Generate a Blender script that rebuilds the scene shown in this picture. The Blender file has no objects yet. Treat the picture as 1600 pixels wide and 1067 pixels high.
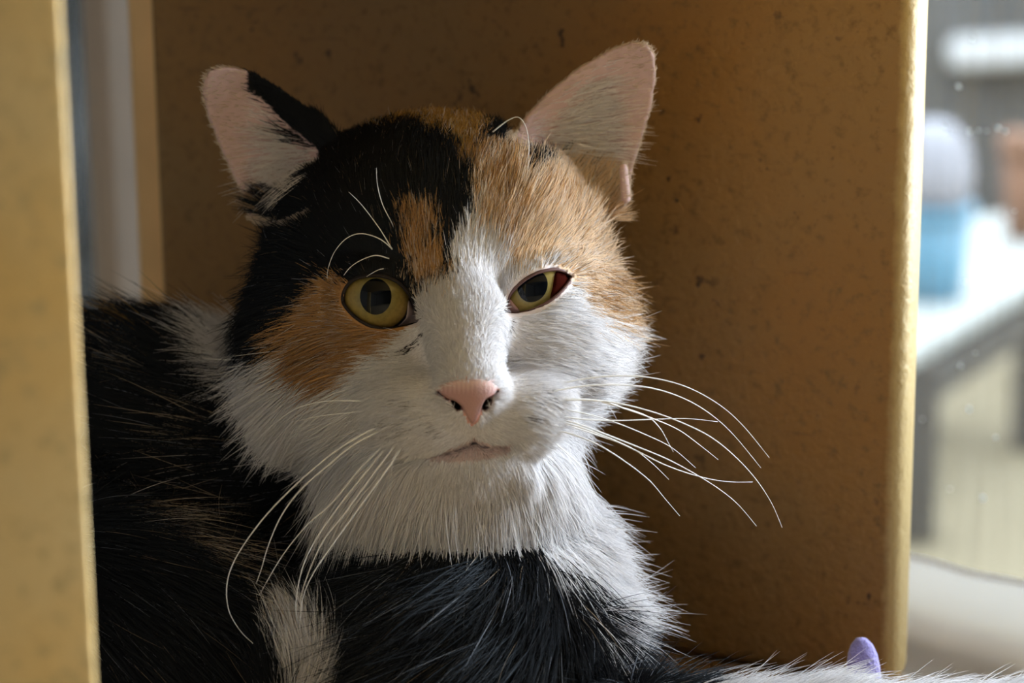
import bpy, bmesh, math, random
import numpy as np
from mathutils import Matrix, Vector
from mathutils.kdtree import KDTree

rng = np.random.default_rng(7)
random.seed(7)
scene = bpy.context.scene
COL = scene.collection

# ------------------------------------------------------------------ camera
F_PX = 3778.0                    # 85 mm on a 36 mm sensor, 1600 px wide
D0 = 0.70                        # distance to the cat's eyes
S = D0 / F_PX                    # metres per pixel at that distance
PITCH, ROLL, CAM_H = math.radians(13.7), math.radians(0.45), 0.300
C0 = np.array([0.0, 0.0, CAM_H])
_R = np.array([1.0, 0, 0]); _U = np.array([0, math.sin(PITCH), math.cos(PITCH)])
FWD = np.array([0, math.cos(PITCH), -math.sin(PITCH)])
RIGHT = _R * math.cos(ROLL) - _U * math.sin(ROLL)
UP = _U * math.cos(ROLL) + _R * math.sin(ROLL)
cam_d = bpy.data.cameras.new('camera')
cam = bpy.data.objects.new('camera', cam_d); COL.objects.link(cam)
cam_d.lens, cam_d.sensor_width = 85.0, 36.0
m = Matrix.Identity(4)
for i in range(3):
    m[i][0], m[i][1], m[i][2], m[i][3] = RIGHT[i], UP[i], -FWD[i], C0[i]
cam.matrix_world = m
cam_d.clip_start, cam_d.clip_end = 0.02, 100
cam_d.dof.use_dof = True
cam_d.dof.focus_distance = 0.708
cam_d.dof.aperture_fstop = 8.0
scene.camera = cam

# ------------------------------------------------------------------ sky and exposure
world = bpy.data.worlds.new('overcast_sky'); scene.world = world
world.use_nodes = True
bg = world.node_tree.nodes['Background']
bg.inputs['Color'].default_value = (0.84, 0.92, 1.0, 1)
bg.inputs['Strength'].default_value = 2.5
scene.view_settings.view_transform = 'Standard'
scene.view_settings.look = 'None'
scene.view_settings.gamma = 1.0
scene.view_settings.use_curve_mapping = False
scene.view_settings.exposure = 1.0
cy = scene.cycles
cy.max_bounces, cy.diffuse_bounces, cy.glossy_bounces, cy.transmission_bounces, cy.transparent_max_bounces = 7, 3, 3, 6, 6
cy.use_adaptive_sampling, cy.adaptive_threshold = True, 0.08
cy.caustics_reflective = cy.caustics_refractive = False

# the window wall runs from far left to near right; everything of the room is laid out along it
WA = np.array([0.74, -0.67]); WA /= np.linalg.norm(WA)      # along the window, towards the right
WN = np.array([-WA[1], WA[0]])                              # out of the room
if WN[1] < 0: WN = -WN
WN = -WN                                                    # into the room
G0 = np.array([0.165, 0.84])
WIN_A = (-1.10, 1.45); WIN_Z = (-0.10, 1.05)
def wpt(a, n, z):
    p = G0 + WA * a + WN * n
    return Vector((p[0], p[1], z))
pl = bpy.data.lights.new('window_portal', 'AREA'); pl.shape = 'RECTANGLE'
pl.size, pl.size_y = WIN_A[1] - WIN_A[0], WIN_Z[1] - WIN_Z[0]
pl.cycles.is_portal = True
po = bpy.data.objects.new('window_portal', pl); COL.objects.link(po)
_z = Vector((-WN[0], -WN[1], 0)); _x = Vector((WA[0], WA[1], 0)); _y = _z.cross(_x)
_c = wpt(sum(WIN_A) / 2, -0.03, sum(WIN_Z) / 2)
po.matrix_world = Matrix(((_x.x, _y.x, _z.x, _c.x), (_x.y, _y.y, _z.y, _c.y), (_x.z, _y.z, _z.z, _c.z), (0, 0, 0, 1)))

# added area lamp outside the window beside the camera, boosting the daylight indoors
l1 = bpy.data.lights.new('window_1_daylight_lamp', 'AREA'); l1.shape = 'RECTANGLE'
l1.size, l1.size_y = 0.88, 0.90
l1.energy, l1.color = 44.0, (0.84, 0.905, 1.0)
o1 = bpy.data.objects.new('window_1_daylight_lamp', l1); COL.objects.link(o1)
_c = wpt(0.53, -0.06, 0.55)
o1.matrix_world = Matrix(((_x.x, _y.x, _z.x, _c.x), (_x.y, _y.y, _z.y, _c.y), (_x.z, _y.z, _z.z, _c.z), (0, 0, 0, 1)))
# ------------------------------------------------------------------ helpers
def cam2world(P):                 # P: (n,3) right, up, depth in metres
    P = np.asarray(P, float)
    return C0 + P[..., :1] * RIGHT + P[..., 1:2] * UP + P[..., 2:3] * FWD
def unproj(u, v, w):              # pixel and closeness w (px units towards the camera) -> world point
    u, v, w = np.broadcast_arrays(np.asarray(u, float), np.asarray(v, float), np.asarray(w, float))
    d = D0 - w * S
    return cam2world(np.stack([(u - 800) / F_PX * d, (533.5 - v) / F_PX * d, d], -1))
def ray(u, v):
    return RIGHT * (u - 800) / F_PX + UP * (533.5 - v) / F_PX + FWD
def at_depth(u, v, d):
    return C0 + ray(u, v) * d
def win_hit(u, v, n=0.0):         # where the sight line meets the plane at n in front of the glass -> (a, z)
    r = ray(u, v); q = G0 + WN * n
    t = (np.dot(q - C0[:2], WN)) / np.dot(r[:2], WN)
    p = C0 + r * t
    return float(np.dot(p[:2] - G0, WA)), float(p[2])

def mesh_obj(name, verts, faces, mat=None, parent=None, smooth=True):
    me = bpy.data.meshes.new(name)
    me.from_pydata([tuple(map(float, v)) for v in verts], [], [tuple(map(int, f)) for f in faces])
    me.update()
    if smooth:
        me.polygons.foreach_set('use_smooth', [True] * len(me.polygons))
    o = bpy.data.objects.new(name, me); COL.objects.link(o)
    if mat: me.materials.append(mat)
    if parent: attach(o, parent)
    return o
def attach(o, parent):
    o.parent = parent
    o.matrix_parent_inverse = Matrix.Translation(-root_loc(parent))
def root_loc(o):
    l = Vector(o.location)
    while o.parent: o = o.parent; l = l + Vector((0, 0, 0))
    return l
def np_mesh(name, verts, quads, mat=None, parent=None):
    me = bpy.data.meshes.new(name)
    n, q = len(verts), len(quads)
    me.vertices.add(n); me.vertices.foreach_set('co', np.asarray(verts, np.float32).ravel())
    me.loops.add(q * 4); me.loops.foreach_set('vertex_index', np.asarray(quads, np.int32).ravel())
    me.polygons.add(q); me.polygons.foreach_set('loop_start', np.arange(0, q * 4, 4, dtype=np.int32))
    me.polygons.foreach_set('use_smooth', np.ones(q, bool))
    me.update(calc_edges=True); me.validate()
    o = bpy.data.objects.new(name, me); COL.objects.link(o)
    if mat: me.materials.append(mat)
    if parent: attach(o, parent)
    return o
def empty(name, loc):
    o = bpy.data.objects.new(name, None); COL.objects.link(o); o.location = loc
    o.empty_display_size = 0.02
    return o
def tag(o, label=None, cat=None, group=None, kind=None):
    for k, val in (('label', label), ('category', cat), ('group', group), ('kind', kind)):
        if val: o[k] = val
    return o
def prism(pts_bottom, height_vec):
    """closed prism from a polygon and an extrusion vector"""
    n = len(pts_bottom); h = np.asarray(height_vec, float)
    vs = [np.asarray(p, float) for p in pts_bottom] + [np.asarray(p, float) + h for p in pts_bottom]
    fs = [tuple(range(n))[::-1], tuple(range(n, 2 * n))]
    for i in range(n):
        j = (i + 1) % n
        fs.append((i, j, n + j, n + i))
    return vs, fs
def fix_normals(o):
    bm = bmesh.new(); bm.from_mesh(o.data); bmesh.ops.recalc_face_normals(bm, faces=bm.faces); bm.to_mesh(o.data); bm.free()
def wbox(name, a0, a1, n0, n1, z0, z1, mat, parent=None, bevel=0.0):
    pts = [wpt(a, n, z0) for a, n in ((a0, n0), (a1, n0), (a1, n1), (a0, n1))]
    vs, fs = prism(pts, (0, 0, z1 - z0))
    o = mesh_obj(name, vs, fs, mat, parent, smooth=False); fix_normals(o)
    if bevel: add_bevel(o, bevel)
    return o
def add_bevel(o, w, seg=3):
    b = o.modifiers.new('bevel', 'BEVEL'); b.width = w; b.segments = seg; b.limit_method = 'ANGLE'
    o.data.polygons.foreach_set('use_smooth', [True] * len(o.data.polygons))
    return b
def tube(path, radii, sides=6):
    path = np.asarray(path, float); n = len(path)
    tg = np.gradient(path, axis=0); tg /= np.linalg.norm(tg, axis=1, keepdims=True) + 1e-12
    ref = np.array([0.13, -0.9, 0.41])
    vs, fs = [], []
    for i in range(n):
        x = np.cross(tg[i], ref); x /= np.linalg.norm(x); y = np.cross(tg[i], x)
        for k in range(sides):
            an = 2 * math.pi * k / sides
            vs.append(path[i] + radii[i] * (math.cos(an) * x + math.sin(an) * y))
    for i in range(n - 1):
        for k in range(sides):
            k2 = (k + 1) % sides
            fs.append((i * sides + k, i * sides + k2, (i + 1) * sides + k2, (i + 1) * sides + k))
    fs.append(tuple(range(sides))[::-1]); fs.append(tuple(range((n - 1) * sides, n * sides)))
    return vs, fs
def catmull(pts, n, closed=False):
    P = np.asarray(pts, float); m = len(P); out = []
    segs = m if closed else m - 1
    for t in np.linspace(0, segs, n, endpoint=not closed):
        i = min(int(t), segs - 1); f = t - i
        g = (lambda k: P[k % m]) if closed else (lambda k: P[min(max(k, 0), m - 1)])
        a, b, c, d = g(i - 1), g(i), g(i + 1), g(i + 2)
        out.append(0.5 * ((2 * b) + (c - a) * f + (2 * a - 5 * b + 4 * c - d) * f * f + (3 * b - a - 3 * c + d) * f ** 3))
    return np.array(out)

# ------------------------------------------------------------------ materials
def mat_new(name):
    m = bpy.data.materials.new(name); m.use_nodes = True
    nt = m.node_tree; return m, nt, nt.nodes['Principled BSDF']
def mat_plain(name, col, rough=0.6, spec=0.5, noise=0.0, nscale=30.0, bump=0.0, bscale=120.0, **kw):
    m, nt, b = mat_new(name)
    b.inputs['Base Color'].default_value = (*col, 1); b.inputs['Roughness'].default_value = rough
    b.inputs['Specular IOR Level'].default_value = spec
    for k, val in kw.items(): b.inputs[k.replace('_', ' ')].default_value = val
    tc = nt.nodes.new('ShaderNodeTexCoord')
    if noise:
        nz = nt.nodes.new('ShaderNodeTexNoise'); nz.inputs['Scale'].default_value = nscale; nz.inputs['Detail'].default_value = 5
        nt.links.new(tc.outputs['Object'], nz.inputs['Vector'])
        mx = nt.nodes.new('ShaderNodeMix'); mx.data_type = 'RGBA'
        mx.inputs[6].default_value = (*[c * (1 - noise) for c in col], 1); mx.inputs[7].default_value = (*[min(1, c * (1 + noise)) for c in col], 1)
        nt.links.new(nz.outputs['Fac'], mx.inputs[0]); nt.links.new(mx.outputs[2], b.inputs['Base Color'])
    if bump:
        n2 = nt.nodes.new('ShaderNodeTexNoise'); n2.inputs['Scale'].default_value = bscale; n2.inputs['Detail'].default_value = 6
        nt.links.new(tc.outputs['Object'], n2.inputs['Vector'])
        bp = nt.nodes.new('ShaderNodeBump'); bp.inputs['Strength'].default_value = bump; bp.inputs['Distance'].default_value = 0.002
        nt.links.new(n2.outputs['Fac'], bp.inputs['Height']); nt.links.new(bp.outputs['Normal'], b.inputs['Normal'])
    return m

def mat_ochre(name, base, streak=0.12, speck=True, bumps=0.6, edge=None):
    """old ochre paint on wood: orange-peel relief, faint drifts of tone, dark chips"""
    m, nt, b = mat_new(name); N, L = nt.nodes, nt.links
    tc = N.new('ShaderNodeTexCoord')
    def noise(scale, detail=4, rough=0.55, vec=None):
        n = N.new('ShaderNodeTexNoise'); n.inputs['Scale'].default_value = scale
        n.inputs['Detail'].default_value = detail; n.inputs['Roughness'].default_value = rough
        L.new(vec or tc.outputs['Object'], n.inputs['Vector']); return n
    def ramp(src, p0, p1, c0=(0, 0, 0, 1), c1=(1, 1, 1, 1)):
        r = N.new('ShaderNodeValToRGB'); r.color_ramp.elements[0].position = p0; r.color_ramp.elements[1].position = p1
        r.color_ramp.elements[0].color = c0; r.color_ramp.elements[1].color = c1
        L.new(src, r.inputs[0]); return r
    def mix(fac, a, c, mode='MIX'):
        x = N.new('ShaderNodeMix'); x.data_type = 'RGBA'; x.blend_type = mode
        if hasattr(fac, 'links'): L.new(fac, x.inputs[0])
        else: x.inputs[0].default_value = fac
        for s, i in ((a, 6), (c, 7)):
            if hasattr(s, 'links'): L.new(s, x.inputs[i])
            else: x.inputs[i].default_value = (*s, 1)
        return x.outputs[2]
    big = noise(9, 5)
    warm = tuple(c * f for c, f in zip(base, (1 + streak, 1 - streak * 0.2, 1 - streak * 2)))
    pale = tuple(min(1, c * f) for c, f in zip(base, (1 + streak * 0.5, 1 + streak, 1 + streak * 3)))
    col = mix(ramp(big.outputs['Fac'], 0.35, 0.65).outputs[0], warm, pale)
    fine = noise(260, 5, 0.7)
    col = mix(ramp(fine.outputs['Fac'], 0.30, 0.48, (1, 1, 1, 1), (0, 0, 0, 1)).outputs[0], col, tuple(c * 0.72 for c in base))
    if speck:
        sp = noise(125, 3, 0.6); sp2 = noise(22, 2)
        a = ramp(sp.outputs['Fac'], 0.64, 0.69); c = ramp(sp2.outputs['Fac'], 0.46, 0.60)
        mu = N.new('ShaderNodeMath'); mu.operation = 'MULTIPLY'
        L.new(a.outputs[0], mu.inputs[0]); L.new(c.outputs[0], mu.inputs[1])
        col = mix(mu.outputs[0], col, (0.045, 0.025, 0.012))
        mp = N.new('ShaderNodeMapping'); mp.inputs['Scale'].default_value = (1, 1, 14)
        L.new(tc.outputs['Object'], mp.inputs['Vector'])
        sc = noise(16, 3, 0.6, mp.outputs[0])
        s2 = ramp(sc.outputs['Fac'], 0.70, 0.73)
        mu2 = N.new('ShaderNodeMath'); mu2.operation = 'MULTIPLY'; mu2.inputs[1].default_value = 0.45
        L.new(s2.outputs[0], mu2.inputs[0])
        col = mix(mu2.outputs[0], col, (0.10, 0.055, 0.02))
    if edge:                                     # board end, same paint: window light on it put in as paler colour
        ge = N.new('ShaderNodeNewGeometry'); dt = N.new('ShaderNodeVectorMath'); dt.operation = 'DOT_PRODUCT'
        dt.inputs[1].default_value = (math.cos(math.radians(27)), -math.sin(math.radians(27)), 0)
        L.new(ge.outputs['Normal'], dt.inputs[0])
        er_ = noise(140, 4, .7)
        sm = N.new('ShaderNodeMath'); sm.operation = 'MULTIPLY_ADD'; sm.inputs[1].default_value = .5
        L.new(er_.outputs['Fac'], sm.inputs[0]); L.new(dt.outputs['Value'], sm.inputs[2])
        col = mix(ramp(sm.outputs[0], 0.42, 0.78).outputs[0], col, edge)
    L.new(col, b.inputs['Base Color'])
    b.inputs['Roughness'].default_value = 0.5; b.inputs['Specular IOR Level'].default_value = 0.35
    h1 = noise(330, 4, 0.6); h2 = noise(90, 3)
    ad = N.new('ShaderNodeMath'); ad.operation = 'MULTIPLY_ADD'; ad.inputs[1].default_value = 0.6
    L.new(h2.outputs['Fac'], ad.inputs[0]); L.new(h1.outputs['Fac'], ad.inputs[2])
    bp = N.new('ShaderNodeBump'); bp.inputs['Strength'].default_value = bumps; bp.inputs['Distance'].default_value = 0.0012
    L.new(ad.outputs[0], bp.inputs['Height']); L.new(bp.outputs['Normal'], b.inputs['Normal'])
    return m

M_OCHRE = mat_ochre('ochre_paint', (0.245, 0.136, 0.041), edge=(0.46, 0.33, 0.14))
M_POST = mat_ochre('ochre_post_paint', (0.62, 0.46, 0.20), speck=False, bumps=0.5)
M_WHITE = mat_plain('white_frame_paint', (0.78, 0.76, 0.74), 0.4, noise=0.05)
M_LILAC = mat_plain('greyed_frame_paint', (0.62, 0.60, 0.62), 0.5, noise=0.05)
M_TAUPE = mat_plain('taupe_reveal', (0.50, 0.42, 0.36), 0.6, noise=0.08)
M_WALL = mat_plain('room_wall', (0.36, 0.33, 0.30), 0.8, noise=0.04)
M_CEIL = mat_plain('room_ceiling', (0.40, 0.38, 0.35), 0.8, noise=0.03)
M_FLOOR = mat_plain('room_floor', (0.30, 0.21, 0.14), 0.5, noise=0.2, nscale=8)
M_SHELF = mat_plain('shelf_wood', (0.42, 0.32, 0.2), 0.5, noise=0.15)

# ------------------------------------------------------------------ the room
def S_(o): return tag(o, kind='structure')
RA, RN, RZ = (-1.3, 2.3), (0.0, 2.6), (-0.8, 1.5)
S_(wbox('floor', RA[0] - .1, RA[1] + .1, -.1, RN[1] + .1, RZ[0] - .1, RZ[0], M_FLOOR))
S_(wbox('ceiling', RA[0] - .1, RA[1] + .1, -.1, RN[1] + .1, RZ[1], RZ[1] + .1, M_CEIL))
S_(wbox('wall_back', RA[0] - .1, RA[1] + .1, RN[1], RN[1] + .1, RZ[0], RZ[1], M_WALL))
S_(wbox('wall_left', RA[0] - .1, RA[0], -.1, RN[1], RZ[0], RZ[1], M_WALL))
# the wall around the window opening, four pieces of one mesh
def join_boxes(name, boxes, mat, parent=None):
    vs, fs = [], []
    for (a0, a1, n0, n1, z0, z1) in boxes:
        p, f = prism([wpt(a, n, z0) for a, n in ((a0, n0), (a1, n0), (a1, n1), (a0, n1))], (0, 0, z1 - z0))
        k = len(vs); vs += p; fs += [tuple(i + k for i in q) for q in f]
    o = mesh_obj(name, vs, fs, mat, parent, smooth=False); fix_normals(o); return o
S_(wbox('wall_right', RA[1], RA[1] + .1, -.1, RN[1], RZ[0], RZ[1], M_WALL))
a_fr = WIN_A[0] - .02
S_(join_boxes('wall_window', [(RA[0], a_fr - .02, -.1, 0, RZ[0], RZ[1]), (WIN_A[1] + .04, RA[1], -.1, 0, RZ[0], RZ[1]),
                              (a_fr - .02, WIN_A[1] + .04, -.1, 0, RZ[0], WIN_Z[0] - .04), (a_fr - .02, WIN_A[1] + .04, -.1, 0, WIN_Z[1] + .04, RZ[1])], M_WALL))
# the window itself: stepped frame stile (seen between post and back panel), rails, glass with dirt spots
win = S_(empty('window_1', wpt(0.4, 0, WIN_Z[0])))
def M_glass():
    m, nt, b = mat_new('window_glass'); N, L = nt.nodes, nt.links
    N.remove(b)
    tr = N.new('ShaderNodeBsdfTransparent'); tr.inputs[0].default_value = (0.95, 0.97, 0.97, 1)
    gl = N.new('ShaderNodeBsdfGlossy'); gl.inputs['Roughness'].default_value = 0.03
    df = N.new('ShaderNodeBsdfDiffuse'); df.inputs[0].default_value = (0.75, 0.78, 0.8, 1)
    fr = N.new('ShaderNodeFresnel'); fr.inputs[0].default_value = 1.3
    m1 = N.new('ShaderNodeMixShader'); L.new(fr.outputs[0], m1.inputs[0]); L.new(tr.outputs[0], m1.inputs[1]); L.new(gl.outputs[0], m1.inputs[2])
    tc = N.new('ShaderNodeTexCoord'); mp = N.new('ShaderNodeMapping'); mp.inputs['Scale'].default_value = (90, 90, 5)
    nz = N.new('ShaderNodeTexNoise'); nz.inputs['Scale'].default_value = 3; nz.inputs['Detail'].default_value = 3
    L.new(tc.outputs['Object'], mp.inputs[0]); L.new(mp.outputs[0], nz.inputs['Vector'])
    rp = N.new('ShaderNodeValToRGB'); rp.color_ramp.elements[0].position = .45; rp.color_ramp.elements[1].position = .8
    rp.color_ramp.elements[0].color = (0.02, 0.02, 0.02, 1); rp.color_ramp.elements[1].color = (0.16, 0.16, 0.16, 1)
    L.new(nz.outputs['Fac'], rp.inputs[0])
    m2 = N.new('ShaderNodeMixShader'); L.new(rp.outputs[0], m2.inputs[0]); L.new(m1.outputs[0], m2.inputs[1]); L.new(df.outputs[0], m2.inputs[2])
    L.new(m2.outputs[0], N['Material Output'].inputs[0])
    return m
a_st = (win_hit(137, 300, -.03)[0], win_hit(172, 300, -.03)[0])
wbox('glass', WIN_A[0], WIN_A[1], -0.052, -0.048, WIN_Z[0] - .03, WIN_Z[1], M_glass(), win)
wbox('mullion', a_st[0], a_st[1], -0.085, -0.03, WIN_Z[0] - .03, WIN_Z[1] + .04, M_TAUPE, win, .004)
wbox('stile', WIN_A[0] - .04, WIN_A[0], -0.09, 0.0, WIN_Z[0] - .04, WIN_Z[1] + .04, M_WHITE, win, .003)
wbox('stile', WIN_A[1], WIN_A[1] + .04, -0.09, 0.0, WIN_Z[0] - .04, WIN_Z[1] + .04, M_WHITE, win, .003)
wbox('rail', WIN_A[0] - .04, WIN_A[1] + .04, -0.09, 0.0, WIN_Z[1], WIN_Z[1] + .04, M_WHITE, win, .003)
wbox('rail', WIN_A[0] - .04, WIN_A[1] + .04, -0.09, -0.01, WIN_Z[0] - .06, WIN_Z[0] - .03, M_WHITE, win, .003)
M_SPOT, _nt, _b = mat_new('dried_drop')
_t = _nt.nodes.new('ShaderNodeBsdfTranslucent'); _t.inputs[0].default_value = (.9, .92, .92, 1); _nt.links.new(_t.outputs[0], _nt.nodes['Material Output'].inputs[0]); _nt.nodes.remove(_b)
for (u, v, r) in ((1518, 61, 5), (1497, 135, 8), (1476, 196, 6), (1482, 206, 5), (1514, 206, 8), (1528, 204, 5), (1541, 205, 4), (1559, 201, 8), (1570, 206, 7),
                  (1500, 572, 7), (1513, 640, 8), (1555, 684, 7), (1535, 779, 9), (1483, 765, 5), (1523, 552, 4), (1440, 655, 4), (1585, 330, 4), (1505, 440, 4)):
    a, z = win_hit(u, v, -0.047); c = wpt(a, -0.0475, z); rr = r * 0.55 * 0.87 / F_PX
    vs = []; k = 9
    for i in range(k):
        an = 2 * math.pi * i / k; q = rr * random.uniform(.75, 1.25)
        vs.append(c + Vector((WA[0], WA[1], 0)) * math.cos(an) * q + Vector((0, 0, 1)) * math.sin(an) * q)
    vs.append(c + Vector((WN[0], WN[1], 0)) * rr * 0.4)
    mesh_obj('water_spot', vs, [(i, (i + 1) % k, k) for i in range(k)] + [tuple(range(k))[::-1]], M_SPOT, win)
# a broad shelf along the window that carries the cat house
S_(wbox('trim_1', -0.9, 1.6, 0.0, 0.95, -0.05, -0.0135, M_SHELF, None, .003))

# ------------------------------------------------------------------ outside the window
def gpt(u, v, z):
    r = ray(u, v); t = (z - C0[2]) / r[2]; return C0 + r * t
GZ = -0.62
M_GROUND = mat_plain('yard_ground', (0.215, 0.178, 0.112), 0.9, noise=0.25, nscale=1.6)
gc = at_depth(1520, 500, 5.0)
vs, fs = prism([(gc[0] - 9, 1.6, GZ - .1), (gc[0] + 12, -6, GZ - .1), (gc[0] + 12, 16, GZ - .1), (gc[0] - 9, 16, GZ - .1)], (0, 0, .1))
o = mesh_obj('ground', vs, fs, M_GROUND, None, False); fix_normals(o); S_(o)
def fbox(name, u0, u1, v0, v1, d0, thick, mat, parent=None, bevel=0.0, skew=0.0):
    """a solid block whose front face shows between these sight lines at distance d0 (skew: slope of its top line)"""
    c = [at_depth(u0, v1, d0), at_depth(u1, v1 + skew, d0), at_depth(u1, v0 + skew, d0), at_depth(u0, v0, d0)]
    vs, fs = prism(c, np.array([0.15, 1.0, 0]) * thick)
    o = mesh_obj(name, vs, fs, mat, parent, False); fix_normals(o)
    if bevel: add_bevel(o, bevel)
    return o
shed = empty('shed', at_depth(1530, 330, 4.8))
shed.location.z = GZ
def shed_part(name, u0, u1, v0, v1, d, th, mat):
    return fbox(name, u0, u1, v0, v1, d, th, mat, shed, .01)
M_SHED = mat_plain('weathered_shed', (0.065, 0.064, 0.063), 0.8, noise=0.3, nscale=4)
M_FASCIA = mat_plain('white_fascia', (0.40, 0.40, 0.40), 0.6)
bz = at_depth(1530, 380, 6.2)
dB = 4.8
vB = 533.5 - ((GZ - C0[2]) / dB - FWD[2]) / UP[2] * F_PX
for i, u in enumerate(range(1330, 1760, 62)):
    shed_part('board', u, u + 60, -330, vB, 4.8 + 0.01 * (i % 2), .05, M_SHED)
fbox('fascia', 1482, 1760, 66, 112, 4.7, .12, M_FASCIA, shed, .02, -14)
tag(shed, 'dark grey board shed with a white beam beyond the window', 'shed')
# bench with white top, blue tub and pale sack
M_BENCH = mat_plain('bench_white', (0.40, 0.42, 0.41), 0.5, noise=0.05)
M_DARK = mat_plain('bench_legs', (0.07, 0.065, 0.06), 0.7)
dbn = 3.2
zt = at_depth(1520, 420, dbn)[2]
top = [gpt(1425, 400, zt), gpt(1415, 548, zt), gpt(1640, 418, zt), gpt(1640, 322, zt), gpt(1520, 338, zt)]
bench = empty('bench', (float(np.mean([p[0] for p in top])), float(np.mean([p[1] for p in top])), GZ))
vs, fs = prism([p - np.array([0, 0, .03]) for p in top], (0, 0, .03))
o = mesh_obj('bench_top', vs, fs, M_BENCH, bench, False); fix_normals(o); add_bevel(o, .008)
ctr = np.mean(top, 0)
for p in (top[0], top[1], top[2], top[3]):
    q = p + (ctr - p) * 0.14
    vs, fs = prism([(q[0] - .025, q[1] - .025, GZ), (q[0] + .025, q[1] - .025, GZ), (q[0] + .025, q[1] + .025, GZ), (q[0] - .025, q[1] + .025, GZ)], (0, 0, zt - .03 - GZ))
    o = mesh_obj('leg', vs, fs, M_DARK, bench, False); fix_normals(o); add_bevel(o, .004)
e = [p + (ctr - p) * 0.16 for p in top[:4]]
o = mesh_obj('apron', *tube([np.array([*e[1][:2], zt - .06]), np.array([*e[2][:2], zt - .06])], [.03, .03], 4), M_DARK, bench, False)
tag(bench, 'white topped garden bench with dark legs in the yard', 'bench')
def lathe(profile, n=28, wob=0.0):
    vs, fs = [], []
    for (r, z) in profile:
        for k in range(n):
            an = 2 * math.pi * k / n; q = r * (1 + wob * math.sin(3 * an + 40 * z))
            vs.append((q * math.cos(an), q * math.sin(an), z))
    for i in range(len(profile) - 1):
        for k in range(n):
            k2 = (k + 1) % n; fs.append((i * n + k, i * n + k2, (i + 1) * n + k2, (i + 1) * n + k))
    fs.append(tuple(range(n))[::-1]); fs.append(tuple(range((len(profile) - 1) * n, len(profile) * n)))
    return vs, fs
pt = gpt(1450, 462, zt); k_ = np.dot(pt - C0, FWD) / F_PX
h_t, r_t = 140 * k_, 66 * k_
tub = empty('plastic_tub', Vector(pt))
M_BLUE = mat_plain('blue_plastic', (0.11, 0.265, 0.38), 0.4)
def lathe_obj(name, prof, mat, base, parent, wob=0.0):
    vs, fs = lathe(prof, wob=wob)
    return mesh_obj(name, [np.asarray(base) + np.asarray(v) for v in vs], fs, mat, parent)
lathe_obj('tub_wall', [(r_t * .80, .0005), (r_t * .86, h_t * .3), (r_t * .98, h_t), (r_t * .93, h_t), (r_t * .82, h_t * .3), (r_t * .76, .006)], M_BLUE, pt, tub)
lathe_obj('rim', [(r_t * .97, h_t - .012), (r_t * 1.06, h_t - .008), (r_t * 1.06, h_t + .004), (r_t * .94, h_t + .004)], M_BLUE, pt, tub)
tag(tub, 'light blue plastic tub standing on the white bench', 'tub')
M_SACK = mat_plain('pale_sack', (0.32, 0.32, 0.36), 0.8, noise=0.1, bump=.4, bscale=30)
sk = lathe_obj('sack', [(r_t * .75, h_t + .0045), (r_t * .92, h_t * 1.12), (r_t * .95, h_t * 1.4), (r_t * .78, h_t * 1.75), (r_t * .4, h_t * 1.95), (.004, h_t * 1.98)], M_SACK, pt, None, .05)
tag(sk, 'pale grey bulging sack resting on top of the blue tub', 'sack')
M_CLAY = mat_plain('clay', (0.20, 0.10, 0.06), 0.8)
pb = gpt(1600, 372, zt); kk = np.dot(pb - C0, FWD) / F_PX
def pot_obj():
    r, h = 40 * kk, 165 * kk
    pot = empty('clay_pot', Vector(pb))
    lathe_obj('pot_wall', [(r * .7, .0005), (r * .95, h * .8), (r * .86, h * .8), (r * .6, .01)], M_CLAY, pb, pot)
    lathe_obj('rim', [(r * .96, h * .78), (r * 1.08, h * .80), (r * 1.08, h), (r * .88, h)], M_CLAY, pb, pot)
    tag(pot, 'brown clay pot on the far end of the white bench', 'pot')
pot_obj()

# pale neighbouring house, seen through the left part of the window
nh = empty('neighbour_house', Vector(at_depth(120, 400, 9))); nh.location.z = GZ
def nb(name, u0, u1, d, th, mat):
    vbt = 533.5 - ((GZ - C0[2]) / d - FWD[2]) / UP[2] * F_PX
    return fbox(name, u0, u1, -900, vbt - 2, d, th, mat, nh, .008)
nb('house_wall', -500, 168, 9.05, .2, mat_plain('lilac_render', (0.52, 0.51, 0.55), .9, noise=.06))
nb('corner_board', 168, 330, 8.95, .25, mat_plain('white_board', (0.85, 0.84, 0.82), .7, noise=.04))
tag(nh, 'pale grey house wall with a white corner board outside the window', 'house')

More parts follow.
